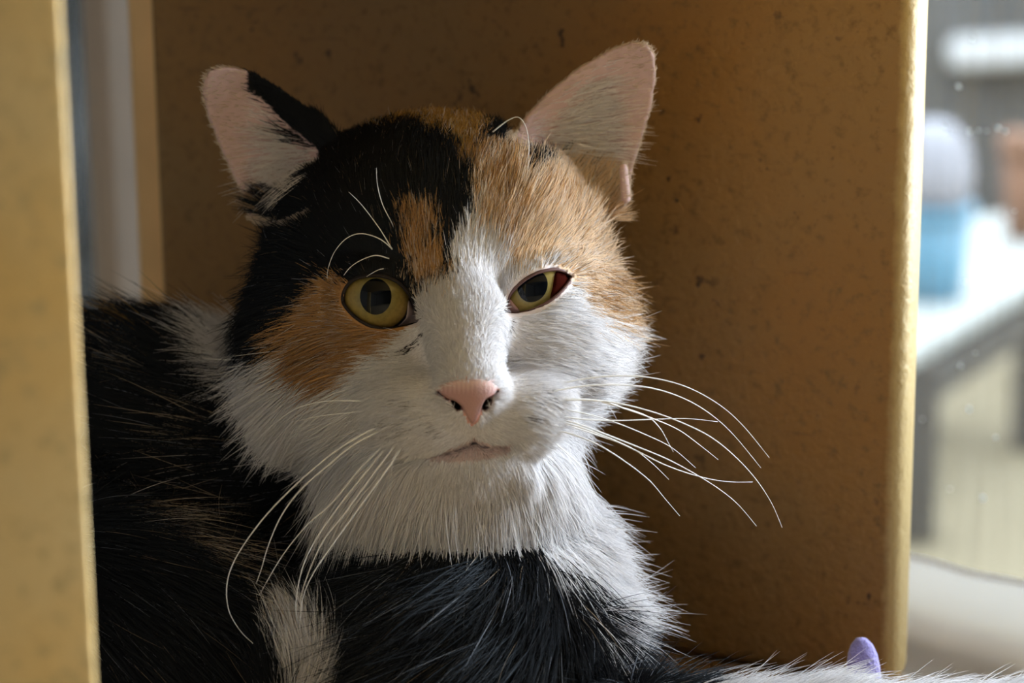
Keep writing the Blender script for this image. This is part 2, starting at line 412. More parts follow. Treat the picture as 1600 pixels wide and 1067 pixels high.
# ------------------------------------------------------------------ ribbed white sheer cloth along the foot of the window
def mat_sheer(name, thin, c0, c1):
    m, nt, b = mat_new(name); N, L = nt.nodes, nt.links
    N.remove(b)
    tc = N.new('ShaderNodeTexCoord')
    mp = N.new('ShaderNodeMapping'); mp.inputs['Rotation'].default_value = (0, 0, -math.atan2(WA[1], WA[0]))
    L.new(tc.outputs['Object'], mp.inputs[0])
    wv = N.new('ShaderNodeTexWave'); wv.wave_type = 'BANDS'; wv.bands_direction = 'X'; wv.inputs['Scale'].default_value = 380; wv.inputs['Distortion'].default_value = 0.4
    L.new(mp.outputs[0], wv.inputs['Vector'])
    rp = N.new('ShaderNodeValToRGB'); rp.color_ramp.elements[0].color = (*c0, 1); rp.color_ramp.elements[1].color = (*c1, 1)
    L.new(wv.outputs['Fac'], rp.inputs[0])
    df = N.new('ShaderNodeBsdfDiffuse'); tl = N.new('ShaderNodeBsdfTranslucent'); tr = N.new('ShaderNodeBsdfTransparent')
    for n in (df, tl): L.new(rp.outputs[0], n.inputs[0])
    m1 = N.new('ShaderNodeMixShader'); m1.inputs[0].default_value = .6
    L.new(df.outputs[0], m1.inputs[1]); L.new(tl.outputs[0], m1.inputs[2])
    m2 = N.new('ShaderNodeMixShader'); m2.inputs[0].default_value = thin
    L.new(m1.outputs[0], m2.inputs[1]); L.new(tr.outputs[0], m2.inputs[2])
    L.new(m2.outputs[0], N['Material Output'].inputs[0])
    return m
a1, z1 = win_hit(1418, 860, 0.006); a2, z2 = win_hit(1600, 907, 0.006)
sheer = empty('window_cloth', wpt(a1 + .25, .006, -.0132))
def strip(name, zdrop, n_off, mat, wave=.0010, foot=True):
    """a hanging sheet; with foot=True it runs down and out over the shelf"""
    vs, fs = [], []; K = 160
    for i in range(K + 1):
        a = a1 - .05 + .62 * i / K
        n = n_off + wave * math.sin(a * 170) + wave * .6 * math.sin(a * 61 + 2)
        zh = z1 + (z2 - z1) * np.clip((a - a1) / (a2 - a1), -1, 2) + .0003 * math.sin(a * 37)
        if foot: prof = [(0, zh), (.001, zh * .6), (.002, zh * .25), (.005, -.004), (.011, -.0095), (.022, -.0122), (.040, -.0128), (.055, -.0128)]
        else: prof = [(0, zh - zdrop), (0, zh - zdrop * .5), (.0004, zh + .0004), (-.0008, zh + .0004), (-.0012, zh - zdrop * .5)]
        for dn, z in prof: vs.append(wpt(a, n + dn, z))
    P_ = len(prof)
    for i in range(K):
        for k in range(P_ - 1): fs.append((i * P_ + k, (i + 1) * P_ + k, (i + 1) * P_ + k + 1, i * P_ + k + 1))
    return mesh_obj(name, vs, fs, mat, sheer)
strip('sheer', 0, .008, mat_sheer('ribbed_sheer', .16, (.80, .78, .78), (.98, .98, .98)))
strip('hem', .0030, .0092, mat_sheer('white_hem', 0.0, (.97, .97, .97), (.98, .98, .98)), .0010, False)
tag(sheer, 'white ribbed sheer cloth along the foot of the window glass', 'curtain')

# ------------------------------------------------------------------ the cat house: back panel, front post, roof, floor
PE = np.array([math.cos(math.radians(27)), -math.sin(math.radians(27))])     # along the panel, to the right
PB = np.array([-PE[1], PE[0]])                                               # away from the viewer
r0 = ray(1412, 560); dA = 0.765
pr = (C0 + r0 * dA)[:2]
r1 = ray(240, 300)
tl = (pr[0] * r1[1] - pr[1] * r1[0]) / (PE[0] * r1[1] - PE[1] * r1[0])
ploff = pr - PE * tl
TH = 0.018
house = empty('cat_house', (float(pr[0] - .15), float(pr[1] - .1), -.0132))
def panel(name, p0, p1, thick, z0, z1, mat, bevel, seg=4):
    a = np.array([*p0, z0]); c = np.array([*p1, z0]); b_ = np.array([*(PB * thick), 0])
    vs, fs = prism([a, c, c + b_, a + b_], (0, 0, z1 - z0))
    o = mesh_obj(name, vs, fs, mat, house, False); fix_normals(o); add_bevel(o, bevel, seg); return o
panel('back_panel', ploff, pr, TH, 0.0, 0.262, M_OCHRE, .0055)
# front corner post, close to the camera
dP = 0.50
qa, qb = at_depth(-150, 500, dP), at_depth(121, 500, dP)
vs, fs = prism([(qa[0], qa[1], 0), (qb[0], qb[1], 0), (qb[0] - .004, qb[1] + .02, 0), (qa[0], qa[1] + .02, 0)], (0, 0, .262))
o = mesh_obj('corner_post', vs, fs, M_POST, house, False); fix_normals(o); add_bevel(o, .0012)
# floor and roof boards follow one footprint: behind the panel's face, left past the post, forward to the post
fp = [ploff - PE * 0.012 + PB * (TH + .025), pr + PB * TH, np.array([pr[0] + .03, qb[1] - .01]), np.array([qa[0], qa[1] - .005])]
vs, fs = prism([(*p, -.013) for p in fp], (0, 0, .013))
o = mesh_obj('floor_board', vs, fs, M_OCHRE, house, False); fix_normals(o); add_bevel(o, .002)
fr_ = [ploff - PE * 0.012 + PB * (TH + .025), pr + PE * .02 + PB * (TH + .025), np.array([pr[0] + .03, qb[1] + .08]), np.array([qa[0], qa[1] - .005])]
vs, fs = prism([(*p, .262) for p in fr_], (0, 0, .015))
o = mesh_obj('roof_board', vs, fs, M_POST, house, False); fix_normals(o); add_bevel(o, .002)
# pale batten at the rear corner, seen left of the back panel
bt = ploff - PE * .004 + PB * (TH + .012)
ba = (C0 + ray(204, 300) * (np.dot(bt - C0[:2], PB) / np.dot(ray(204, 300)[:2], PB)))[:2]
vs, fs = prism([(*ba, 0), (*(ba + PE * .03), 0), (*(ba + PE * .03 + PB * .012), 0), (*(ba + PB * .012), 0)], (0, 0, .262))
o = mesh_obj('batten', vs, fs, mat_plain('pale_orange_wood', (0.80, 0.50, 0.22), .5, noise=.12, nscale=60), house, False); fix_normals(o); add_bevel(o, .0055, 5)
# knot on the post
kp = at_depth(76, 268, dP - .0004)
vs = [kp + np.array([.0028 * math.cos(t) * f, -.0003 if f < .2 else 0, .004 * math.sin(t) * f]) for f in (1, .1) for t in np.linspace(0, 2 * math.pi, 12, endpoint=False)]
fs = [(i, (i + 1) % 12, 12 + (i + 1) % 12, 12 + i) for i in range(12)] + [tuple(range(12, 24))]
mesh_obj('knot', vs, fs, mat_plain('wood_knot', (0.22, 0.13, 0.07), .6), house)
tag(house, 'ochre painted wooden cat house enclosing the cat beside the window', 'cat house')

# ------------------------------------------------------------------ purple felt toy
def toy():
    base_px = unproj(1352, 1102, -270)
    base = np.array([base_px[0], base_px[1], 0.0])
    t = empty('felt_toy', Vector(base))
    M_FELT = mat_plain('purple_felt', (0.33, 0.29, 0.66), 0.95, spec=.1, noise=.12, nscale=300, bump=.6, bscale=900, Sheen_Weight=.6)
    top = unproj(1345, 986, -270)
    h = top[2]; kx = (D0 + 270 * S) / F_PX
    vs, fs = [], []; n = 24
    prof = [(30, 0.0), (30, .25), (29, .5), (26, .72), (23, .84), (17, .93), (9, .985), (1, 1.0)]
    for r, f in prof:
        for k in range(n):
            an = 2 * math.pi * k / n
            vs.append(base + np.array([-.0018 * f * f + r * kx * math.cos(an), r * .8 * kx * math.sin(an), .0004 + (h - .0004) * f]))
    for i in range(len(prof) - 1):
        for k in range(n):
            k2 = (k + 1) % n; fs.append((i * n + k, i * n + k2, (i + 1) * n + k2, (i + 1) * n + k))
    fs.append(tuple(range(n))[::-1]); fs.append(tuple(range((len(prof) - 1) * n, len(prof) * n)))
    o = mesh_obj('felt_body', vs, fs, M_FELT, t)
    tag(t, 'small purple felt toy standing behind the white foreleg', 'toy')
toy()

# ================================================================== THE CAT
# The body is modelled as one smooth solid: rounded masses blended together and turned into one continuous mesh.
# Work space: (u, v, w) = where a point shows in the photograph and how far in front (+) of the eyes it lies, in units of 0.185 mm.
def poly_sd(px, py, poly):
    """signed distance to a polygon (negative inside)"""
    P = np.asarray(poly, float); d = np.full(np.broadcast(px, py).shape, 1e9); ins = np.zeros(d.shape, bool)
    for i in range(len(P)):
        a, b = P[i], P[(i + 1) % len(P)]
        ex, ey = b - a; qx, qy = px - a[0], py - a[1]
        t = np.clip((qx * ex + qy * ey) / (ex * ex + ey * ey + 1e-9), 0, 1)
        d = np.minimum(d, (qx - ex * t) ** 2 + (qy - ey * t) ** 2)
        c = ((a[1] > py) != (b[1] > py)) & (px < (b[0] - a[0]) * (py - a[1]) / (b[1] - a[1] + 1e-12) + a[0])
        ins ^= c
    d = np.sqrt(d)
    return np.where(ins, -d, d)
def line_sd(px, py, pts):
    d = np.full(np.broadcast(px, py).shape, 1e9)
    for a, b in zip(np.asarray(pts[:-1], float), np.asarray(pts[1:], float)):
        e = b - a; t = np.clip(((px - a[0]) * e[0] + (py - a[1]) * e[1]) / (e @ e), 0, 1)
        d = np.minimum(d, np.hypot(px - a[0] - e[0] * t, py - a[1] - e[1] * t))
    return d

EYE_L = dict(c=(588, 466, -48), r=60, iris=(587, 463), open=[(536, 472), (539, 452), (553, 437), (578, 431), (604, 433), (624, 443), (640, 461), (650, 482), (656, 502), (640, 508), (620, 512), (600, 514), (576, 508), (553, 494)])
EYE_R = dict(c=(833, 452, -82), r=58, iris=(832, 446), open=[(786, 487), (795, 464), (811, 444), (835, 428), (862, 421), (880, 423), (893, 432), (885, 447), (869, 463), (850, 476), (828, 486), (805, 490)])
EAR_L = [(316, 145), (318, 122), (330, 108), (350, 103), (385, 109), (440, 142), (485, 173), (530, 212), (560, 270), (520, 330), (440, 360), (392, 345), (380, 305), (362, 270), (343, 228), (325, 182)]
EAR_R = [(790, 250), (803, 212), (818, 186), (850, 150), (900, 109), (950, 79), (985, 66), (1010, 68), (1022, 85), (1025, 118), (1018, 168), (1000, 225), (988, 265), (984, 310), (960, 340), (880, 350), (800, 310)]

def cat_sdf(us, vs, ws, soft=True):
    us, vs, ws = (np.asarray(a, np.float32) for a in (us, vs, ws))
    F = np.full((len(us), len(vs), len(ws)), 900.0, np.float32)
    U2, V2 = us[:, None], vs[None, :]
    def sl(ax, lo, hi): return slice(int(np.searchsorted(ax, lo)), int(np.searchsorted(ax, hi)))
    def smin(sub, d, k):
        a = F[sub]; h = np.maximum(k - np.abs(a - d), 0) / k
        F[sub] = np.minimum(a, d) - h * h * k * 0.25
    def ell(c, r, k=36, rot=0.0, rotw=0.0):
        m = max(r) + 60
        sub = (sl(us, c[0] - m, c[0] + m), sl(vs, c[1] - m, c[1] + m), sl(ws, c[2] - m, c[2] + m))
        x = us[sub[0]][:, None, None] - c[0]; y = vs[sub[1]][None, :, None] - c[1]; z = ws[sub[2]][None, None, :] - c[2]
        if 0 in (x.size, y.size, z.size): return
        if rot:
            cr, sr = math.cos(rot), math.sin(rot); x, y = x * cr + y * sr, -x * sr + y * cr
        if rotw:
            cr, sr = math.cos(rotw), math.sin(rotw); x, z = x * cr + z * sr, -x * sr + z * cr
        k0 = np.sqrt((x / r[0]) ** 2 + (y / r[1]) ** 2 + (z / r[2]) ** 2)
        k1 = np.sqrt((x / r[0] ** 2) ** 2 + (y / r[1] ** 2) ** 2 + (z / r[2] ** 2) ** 2) + 1e-6
        smin(sub, (k0 * (k0 - 1) / k1).astype(np.float32), k)
    def cap(a, b, ra, rb, k=36):
        a, b = np.array(a, float), np.array(b, float); m = max(ra, rb) + 60
        lo, hi = np.minimum(a, b) - m, np.maximum(a, b) + m
        sub = (sl(us, lo[0], hi[0]), sl(vs, lo[1], hi[1]), sl(ws, lo[2], hi[2]))
        x = us[sub[0]][:, None, None] - a[0]; y = vs[sub[1]][None, :, None] - a[1]; z = ws[sub[2]][None, None, :] - a[2]
        if 0 in (x.size, y.size, z.size): return
        e = b - a; t = np.clip((x * e[0] + y * e[1] + z * e[2]) / (e @ e), 0, 1)
        d = np.sqrt((x - e[0] * t) ** 2 + (y - e[1] * t) ** 2 + (z - e[2] * t) ** 2) - (ra + (rb - ra) * t)
        smin(sub, d.astype(np.float32), k)
    # ---- trunk
    ell((250, 950, -370), (430, 440, 190), 60)                       # ribcage and flank
    ell((115, 1090, -150), (335, 305, 165), 40)                      # folded thigh
    cap((690, 560, -210), (715, 930, -190), 168, 188, 60)            # neck
    ell((720, 1050, -120), (240, 230, 165), 60)                      # chest and shoulder
    cap((835, 800, -170), (875, 1030, -150), 65, 70, 50)             # right side of the chest
    ell((468, 1085, -10), (62, 120, 55), 24)                         # white foot by the thigh
    cap((960, 1170, -40), (1280, 1157, -40), 92, 72, 50)             # foreleg stretched out to the right
    cap((1280, 1157, -40), (1560, 1150, -30), 72, 62, 40); cap((960, 1215, -40), (1600, 1215, -30), 80, 62, 40)
    ell((1640, 1160, -25), (90, 90, 70), 40)                         # paw
    # ---- head
    ell((682, 370, -215), (245, 182, 205), 50)                       # cranium
    ell((505, 500, -185), (95, 105, 125), 60)                       # cheek
    ell((885, 512, -200), (78, 125, 130), 60)
    ell((690, 615, -140), (200, 145, 150), 60)                       # jowls
    ell((495, 610, -190), (75, 85, 100), 60)
    ell((710, 735, -75), (165, 90, 125), 60)                        # throat ruff
    ell((590, 470, -95), (100, 90, 78), 40)                          # face around the eyes
    ell((832, 455, -120), (92, 90, 78), 40)
    ell((660, 350, -90), (110, 90, 75), 60)                          # forehead
    ell((780, 345, -100), (90, 85, 75), 60)
    cap((700, 400, -52), (724, 500, 14), 54, 54, 44)                 # bridge of the nose
    cap((724, 500, 14), (736, 590, 80), 54, 46, 36)
    ell((736, 610, 100), (48, 36, 34), 20)                           # nose tip
    ell((738, 645, 96), (20, 22, 26), 16)
    ell((668, 655, 50), (84, 60, 62), 34, 0.12)                      # whisker pads
    ell((806, 648, 42), (76, 58, 60), 34, -0.2)
    ell((600, 600, -40), (95, 80, 76), 60)                           # cheek under the eye
    ell((850, 565, -58), (85, 78, 72), 60)
    ell((735, 724, 26), (92, 38, 52), 26)                            # chin
    # ---- brow ridges and lids round the eyeballs
    for E in (EYE_L, EYE_R):
        ell(E['c'], (E['r'] + 9,) * 3, 14)
    ell((600, 425, -48), (62, 20, 40), 18, 0.12)
    ell((845, 415, -84), (62, 18, 38), 18, -0.15)
    # ---- ears: cupped shells with the outline of the ear
    for (poly, cu, cv, cw, R, tu, tv) in ((EAR_L, 425, 235, -262, 190, 0.10, -0.12), (EAR_R, 915, 205, -262, 200, -0.10, -0.12)):
        lo, hi = np.min(poly, 0) - 30, np.max(poly, 0) + 30
        sub = (sl(us, lo[0], hi[0]), sl(vs, lo[1], hi[1]), sl(ws, cw - 60, cw + 170))
        x = us[sub[0]][:, None, None] - cu; y = vs[sub[1]][None, :, None] - cv; z = ws[sub[2]][None, None, :] - cw
        if 0 in (x.size, y.size, z.size): continue
        z = z - tu * x - tv * y
        shell = np.abs(np.sqrt(x * x + y * y + (z - R) ** 2) - R) - 5.5
        pd = poly_sd(us[sub[0]][:, None], vs[sub[1]][None, :], poly)[:, :, None]
        kk = 5.0
        h = np.maximum(kk - np.abs(shell - pd), 0) / kk
        d = np.maximum(shell, pd) + h * h * kk * 0.25
        smin(sub, d.astype(np.float32), 14)
    cap((974, 262, -205), (978, 310, -215), 7, 8, 10)               # fold at the outer edge of the ear
    # ---- carving
    def carve(d2, depth, wmin):
        sub = (slice(None), slice(None), slice(int(np.searchsorted(ws, wmin)), None))
        g = np.maximum(d2[:, :, None].astype(np.float32), -(F[sub] + depth))
        kk = 4.0; a, b = F[sub], -g
        h = np.maximum(kk - np.abs(a - b), 0) / kk
        F[sub] = np.maximum(a, b) + h * h * kk * 0.25
    for E in (EYE_L, EYE_R):                                         # eye openings down to the eyeball
        pd = poly_sd(U2, V2, E['open'])
        sub = (slice(None), slice(None), slice(int(np.searchsorted(ws, E['c'][2] + 0)), None))
        F[sub] = np.maximum(F[sub], -pd[:, :, None].astype(np.float32))
    carve(line_sd(U2, V2, [(739, 664), (740, 690)]) - 1.6, 5, 20)     # philtrum
    carve(line_sd(U2, V2, [(740, 692), (715, 703), (680, 710), (640, 712)]) - 2.4, 6, -20)
    carve(line_sd(U2, V2, [(740, 692), (765, 700), (790, 697), (810, 687)]) - 2.4, 6, -20)
    carve(line_sd(U2, V2, [(708, 627), (696, 621), (685, 613)]) - 2.6, 10, 50)
    carve(line_sd(U2, V2, [(717, 637), (710, 629)]) - 4.6, 14, 50)     # nostrils
    carve(line_sd(U2, V2, [(764, 625), (771, 619), (777, 611)]) - 3.4, 10, 50)
    carve(line_sd(U2, V2, [(757, 636), (763, 627)]) - 5.0, 14, 50)
    # ---- flat underside where the cat lies on the boards
    dd = (D0 - ws * S)[None, None, :]
    zz = ((CAM_H + dd * (((us - 800) / F_PX * RIGHT[2])[:, None, None] + ((533.5 - vs) / F_PX * UP[2])[None, :, None] + FWD[2])) / S - 4).astype(np.float32)
    np.maximum(F, -zz, out=F)
    return F

def surface_nets(F, xs, ys, zs):
    xs, ys, zs = map(np.asarray, (xs, ys, zs)); nx, ny, nz = F.shape
    neg = F < 0
    cnt = np.zeros((nx - 1, ny - 1, nz - 1), np.int8)
    for i in (0, 1):
        for j in (0, 1):
            for k in (0, 1):
                cnt += neg[i:nx - 1 + i, j:ny - 1 + j, k:nz - 1 + k]
    act = np.argwhere((cnt > 0) & (cnt < 8)); del cnt
    I, J, K = act.T
    idx = np.full((nx - 1, ny - 1, nz - 1), -1, np.int32); idx[I, J, K] = np.arange(len(act))
    acc = np.zeros((len(act), 3)); num = np.zeros(len(act))
    axs = (xs, ys, zs)
    for ax in range(3):
        o1, o2 = [a for a in range(3) if a != ax]
        for a in (0, 1):
            for b in (0, 1):
                p = [I, J, K]; p[o1] = p[o1] + a; p[o2] = p[o2] + b
                q = list(p); q[ax] = q[ax] + 1
                f0, f1 = F[tuple(p)], F[tuple(q)]
                msk = (f0 < 0) != (f1 < 0)
                t = np.where(msk, f0 / (f0 - f1 + 1e-12), 0)
                pos = [None] * 3
                pos[ax] = axs[ax][p[ax]] + t * (axs[ax][q[ax]] - axs[ax][p[ax]])
                pos[o1] = axs[o1][p[o1]]; pos[o2] = axs[o2][p[o2]]
                acc += np.stack(pos, 1) * msk[:, None]; num += msk
    V = acc / num[:, None]
    quads = []
    for ax in range(3):
        o1, o2 = [(1, 2), (2, 0), (0, 1)][ax]
        sA = [slice(None)] * 3; sB = [slice(None)] * 3
        sA[ax] = slice(0, -1); sB[ax] = slice(1, None)
        for o in (o1, o2): sA[o] = slice(1, -1); sB[o] = slice(1, -1)
        n0, n1 = neg[tuple(sA)], neg[tuple(sB)]
        E = np.argwhere(n0 != n1)
        flip = n0[tuple(E.T)]
        base = E.copy(); base[:, o1] += 1; base[:, o2] += 1
        def cell(d1, d2):
            c = base.copy(); c[:, o1] += d1; c[:, o2] += d2
            return idx[c[:, 0], c[:, 1], c[:, 2]]
        q = np.stack([cell(-1, -1), cell(0, -1), cell(0, 0), cell(-1, 0)], 1)
        q[~flip] = q[~flip][:, ::-1]
        quads.append(q)
    return V, np.concatenate(quads)

def axis(*segs):
    out = []
    for a, b, st in segs: out.append(np.arange(a, b, st))
    return np.concatenate(out)
us = axis((-330, 302, 16), (302, 1045, 5), (1045, 1780, 16))
vs_ = axis((52, 862, 5), (862, 1500, 14))
ws = axis((-640, -340, 13), (-340, 170, 5.5))
Fg = cat_sdf(us, vs_, ws)
BV, BQ = surface_nets(Fg, us, vs_, ws)
del Fg
BQ = BQ[:, ::-1]                                   # v runs downwards: keep faces outward
cat_base = unproj(700, 1180, -150); 
cat = empty('cat', Vector((float(cat_base[0]), float(cat_base[1]), 0.0)))
tag(cat, 'calico cat with black, ginger and white coat lying in the ochre house', 'cat')

# ---------------------------------------------------------------- coat pattern
def wob(u, v, f, ph):
    return (np.sin(u * f + ph) * np.cos(v * f * 1.3 + ph * 2.1) + np.sin((u + v) * f * 2.1 + ph * 3) * 0.5 + np.cos((u - 1.7 * v) * f * 3.7 + ph) * 0.3)
C_BLACK = (0.0055, 0.005, 0.006); C_WHITE = (0.80, 0.78, 0.79); C_GING = (0.50, 0.285, 0.11); C_PALE = (0.80, 0.61, 0.42)
C_DGING = (0.38, 0.20, 0.07); C_OCH = (0.42, 0.24, 0.06); C_FAWN = (0.46, 0.37, 0.27); C_PINK = (0.60, 0.33, 0.29); C_EAR = (0.60, 0.43, 0.42)
PATCH = [   # (polygon, colour, edge softness, probability), later ones lie over earlier ones
    ([(362, 425), (390, 400), (430, 540), (600, 520), (700, 440), (712, 385), (738, 325), (800, 300), (1060, 300), (1110, 700), (1130, 1010), (1050, 1030), (1000, 1008), (950, 985), (895, 940), (915, 908), (870, 872), (830, 848), (770, 842), (710, 846), (640, 828), (590, 800), (540, 765), (470, 705), (410, 655), (368, 575), (352, 520)], C_WHITE, 6, 1),
    ([(1085, 990), (1800, 960), (1800, 1300), (1050, 1300), (1075, 1080)], C_WHITE, 10, 1),
    ([(436, 965), (460, 958), (495, 990), (530, 1080), (540, 1300), (440, 1300), (450, 1080)], C_WHITE, 9, 1),
    # ginger side of the head
    ([(735, 325), (745, 270), (800, 215), (1010, 200), (1060, 330), (1050, 480), (985, 512), (930, 500), (902, 462), (895, 430), (850, 412), (800, 420), (782, 390), (760, 370)], C_PALE, 10, 1),
    ([(705, 225), (760, 195), (815, 215), (800, 300), (818, 350), (795, 400), (770, 365), (742, 320), (722, 270)], C_GING, 10, .58),
    ([(800, 270), (860, 290), (985, 300), (1020, 380), (960, 370), (880, 340), (820, 330)], C_GING, 18, .34),
    ([(905, 425), (955, 420), (1010, 440), (1010, 500), (950, 505), (915, 470)], C_GING, 12, .7),
    # black cap over the forehead
    ([(365, 345), (400, 300), (470, 240), (530, 185), (600, 178), (690, 195), (715, 230), (733, 285), (736, 330), (716, 372), (705, 425), (680, 440), (640, 440), (560, 425), (520, 425), (490, 440), (468, 470), (465, 520), (440, 560), (400, 545), (372, 490), (378, 420)], C_BLACK, 6, 1, -285),
    ([(765, 180), (815, 172), (812, 235), (785, 245), (758, 215)], C_BLACK, 5, 1),
    ([(815, 262), (870, 240), (880, 262), (835, 300), (818, 300)], C_BLACK, 8, .55),
    # ochre fringe along the crown
    ([(575, 140), (830, 140), (810, 182), (770, 190), (745, 225), (728, 262), (705, 240), (690, 212), (640, 198), (585, 200)], C_OCH, 7, .95),
    # ginger cheek and brow
    ([(474, 470), (500, 440), (525, 430), (548, 448), (580, 470), (595, 500), (628, 514), (618, 540), (580, 556), (560, 588), (520, 594), (485, 580), (466, 545), (464, 500)], C_GING, 6, 1),
    ([(500, 540), (560, 545), (560, 586), (515, 594), (480, 575)], C_DGING, 10, .45),
    ([(636, 345), (662, 335), (688, 370), (697, 420), (680, 448), (655, 452), (640, 420), (622, 395)], C_GING, 6, .9),
    ([(640, 425), (705, 425), (695, 462), (655, 468)], C_PALE, 8, .5),
    # crusts at the corners of the eyes
    *[([(x - 4, y + 1), (x, y - 3), (x + 4, y), (x + 1, y + 4)], (0.03, 0.018, 0.012), .8, 1) for x, y in ((632, 549), (639, 543), (645, 538), (652, 533), (648, 545), (657, 524), (661, 514), (655, 540))],
    ([(783, 494), (797, 492), (796, 502), (786, 510)], (0.06, 0.02, 0.015), 2, .6),
    *[([(x - 5, y), (x, y - 3), (x + 6, y + 1), (x, y + 3)], (0.16, 0.13, 0.12), 1.5, .55) for x, y in ((634, 627), (650, 632), (622, 646), (642, 655), (660, 650), (634, 672), (655, 672), (676, 668), (692, 678), (838, 612), (852, 622), (828, 634), (846, 644), (818, 655))],
    # marks in the dark coat
    ([(335, 445), (380, 440), (372, 500), (300, 520), (280, 490)], C_OCH, 10, .45),
    ([(215, 500), (245, 495), (275, 540), (255, 560)], C_OCH, 8, .4),
    ([(150, 745), (230, 795), (330, 870), (440, 955), (465, 1010), (430, 990), (370, 915), (250, 840), (150, 800)], C_FAWN, 9, .62),
    ([(175, 560), (270, 590), (280, 625), (200, 610)], C_FAWN, 10, .25),
    ([(345, 650), (385, 690), (385, 720), (345, 700)], C_FAWN, 8, .45),
    ([(380, 760), (450, 800), (450, 860), (400, 830)], C_FAWN, 12, .2),
]
EAR_L_BARE = [(308, 100), (345, 95), (392, 106), (400, 135), (440, 185), (498, 232), (505, 262), (455, 285), (420, 312), (408, 335), (382, 345), (355, 300), (330, 235), (310, 160)]
EAR_R_BARE = [(803, 222), (820, 180), (850, 145), (900, 105), (950, 76), (990, 58), (1032, 70), (1032, 120), (1022, 170), (1004, 228), (1000, 330), (972, 330), (962, 275), (930, 262), (880, 240), (840, 255), (810, 250)]
NOSE = [(684, 609), (688, 601), (703, 595), (725, 592), (750, 592), (768, 596), (777, 604), (776, 613), (767, 619), (758, 624), (753, 634), (749, 646), (743, 658), (738, 663), (733, 657), (727, 646), (722, 635), (712, 627), (700, 622), (688, 616)]
LIPS = [(655, 712), (690, 706), (722, 692), (740, 682), (765, 694), (802, 690), (794, 704), (765, 715), (720, 720), (685, 719)]
def coat(u, v, w, jit):
    """pigment at a place on the coat; jit scatters single hairs across the edges"""
    n = len(u)
    uu = u + 7 * wob(u, v, .045, 1.0); vv = v + 7 * wob(u, v, .05, 2.3)
    col = np.tile(np.array(C_BLACK), (n, 1))
    for poly, c, soft, prob, *wm in PATCH:
        sd = poly_sd(uu, vv, poly)
        e = rng.normal(0, 1, n) * soft * jit
        on = sd + e < 0
        if prob < 1:
            nz = 0.5 + 0.28 * wob(u, v, .06, prob * 9) + (rng.random(n) - .5) * 0.9 * jit
            on &= nz < prob
        if wm: on &= w > wm[0]
        col[on] = c
    return col
def in_front(u, v, w):  # the head's own skin, not what lies behind it
    return w > -330

# vertex tint of the skin follows the same coat
vcol = coat(BV[:, 0], BV[:, 1], BV[:, 2], 0.0)
dark = vcol.max(1) < 0.05
vcol = np.where(dark[:, None], vcol, vcol * np.array([0.88, 0.80, 0.77]))
for poly in (EAR_L_BARE, EAR_R_BARE):
    on = poly_sd(BV[:, 0], BV[:, 1], poly) < 0; vcol[on] = C_EAR
band = poly_sd(BV[:, 0], BV[:, 1], [(385, 106), (445, 138), (530, 200), (508, 240), (470, 210), (430, 168), (388, 140)]) < 0
vcol[band] = C_BLACK
vcol[poly_sd(BV[:, 0], BV[:, 1], LIPS) < 0] = (0.52, 0.37, 0.37)
vcol[(line_sd(BV[:, 0], BV[:, 1], [(740, 690), (715, 703), (680, 709), (645, 713)]) < 5) & (BV[:, 2] > -30)] = (0.28, 0.17, 0.17)
bz_ = (np.abs(BV[:, 0] - 735) < 46) & (BV[:, 1] > 556) & (BV[:, 1] < 612) & (BV[:, 2] > 40); vcol[bz_] = (0.70, 0.50, 0.46)
nm = (poly_sd(BV[:, 0], BV[:, 1], NOSE) < 5) & (BV[:, 2] > 40); vcol[nm] = C_PINK
for q in ([(717, 637), (710, 629)], [(757, 636), (763, 627)]):
    vcol[(line_sd(BV[:, 0], BV[:, 1], q) < 7) & (BV[:, 2] > 40)] = (0.16, 0.08, 0.075)

def mat_skin():
    m, nt, b = mat_new('cat_skin')
    at = nt.nodes.new('ShaderNodeAttribute'); at.attribute_name = 'coat'
    nt.links.new(at.outputs['Color'], b.inputs['Base Color'])
    b.inputs['Roughness'].default_value = 0.75; b.inputs['Specular IOR Level'].default_value = 0.2
    return m
XYZ = unproj(BV[:, 0], BV[:, 1], BV[:, 2])
body = np_mesh('body', XYZ, BQ, mat_skin(), cat)
ca = body.data.attributes.new('coat', 'FLOAT_COLOR', 'POINT')
ca.data.foreach_set('color', np.c_[vcol, np.ones(len(vcol))].astype(np.float32).ravel())

# ---------------------------------------------------------------- nose leather
nus, nvs, nws = np.arange(670, 792, 1.6), np.arange(578, 676, 1.6), np.arange(40, 150, 1.8)
Fn = cat_sdf(nus, nvs, nws)
pd = poly_sd(nus[:, None], nvs[None, :], NOSE)[:, :, None].astype(np.float32)
d1 = np.maximum(np.maximum(Fn - 2.2, pd), -(Fn + 7))
NV, NQ = surface_nets(d1, nus, nvs, nws)
def mat_nose():
    m, nt, b = mat_new('pink_nose'); N, L = nt.nodes, nt.links
    tc = N.new('ShaderNodeTexCoord')
    vo = N.new('ShaderNodeTexVoronoi'); vo.inputs['Scale'].default_value = 1600
    L.new(tc.outputs['Object'], vo.inputs['Vector'])
    bp = N.new('ShaderNodeBump'); bp.inputs['Strength'].default_value = .25; bp.inputs['Distance'].default_value = .0003
    L.new(vo.outputs['Distance'], bp.inputs['Height']); L.new(bp.outputs['Normal'], b.inputs['Normal'])
    at = N.new('ShaderNodeAttribute'); at.attribute_name = 'coat'; L.new(at.outputs['Color'], b.inputs['Base Color']); b.inputs['Roughness'].default_value = .5
    b.inputs['Subsurface Weight'].default_value = .15; b.inputs['Subsurface Scale'].default_value = .002
    return m
nose = np_mesh('nose', unproj(NV[:, 0], NV[:, 1], NV[:, 2]), NQ[:, ::-1], mat_nose(), cat)
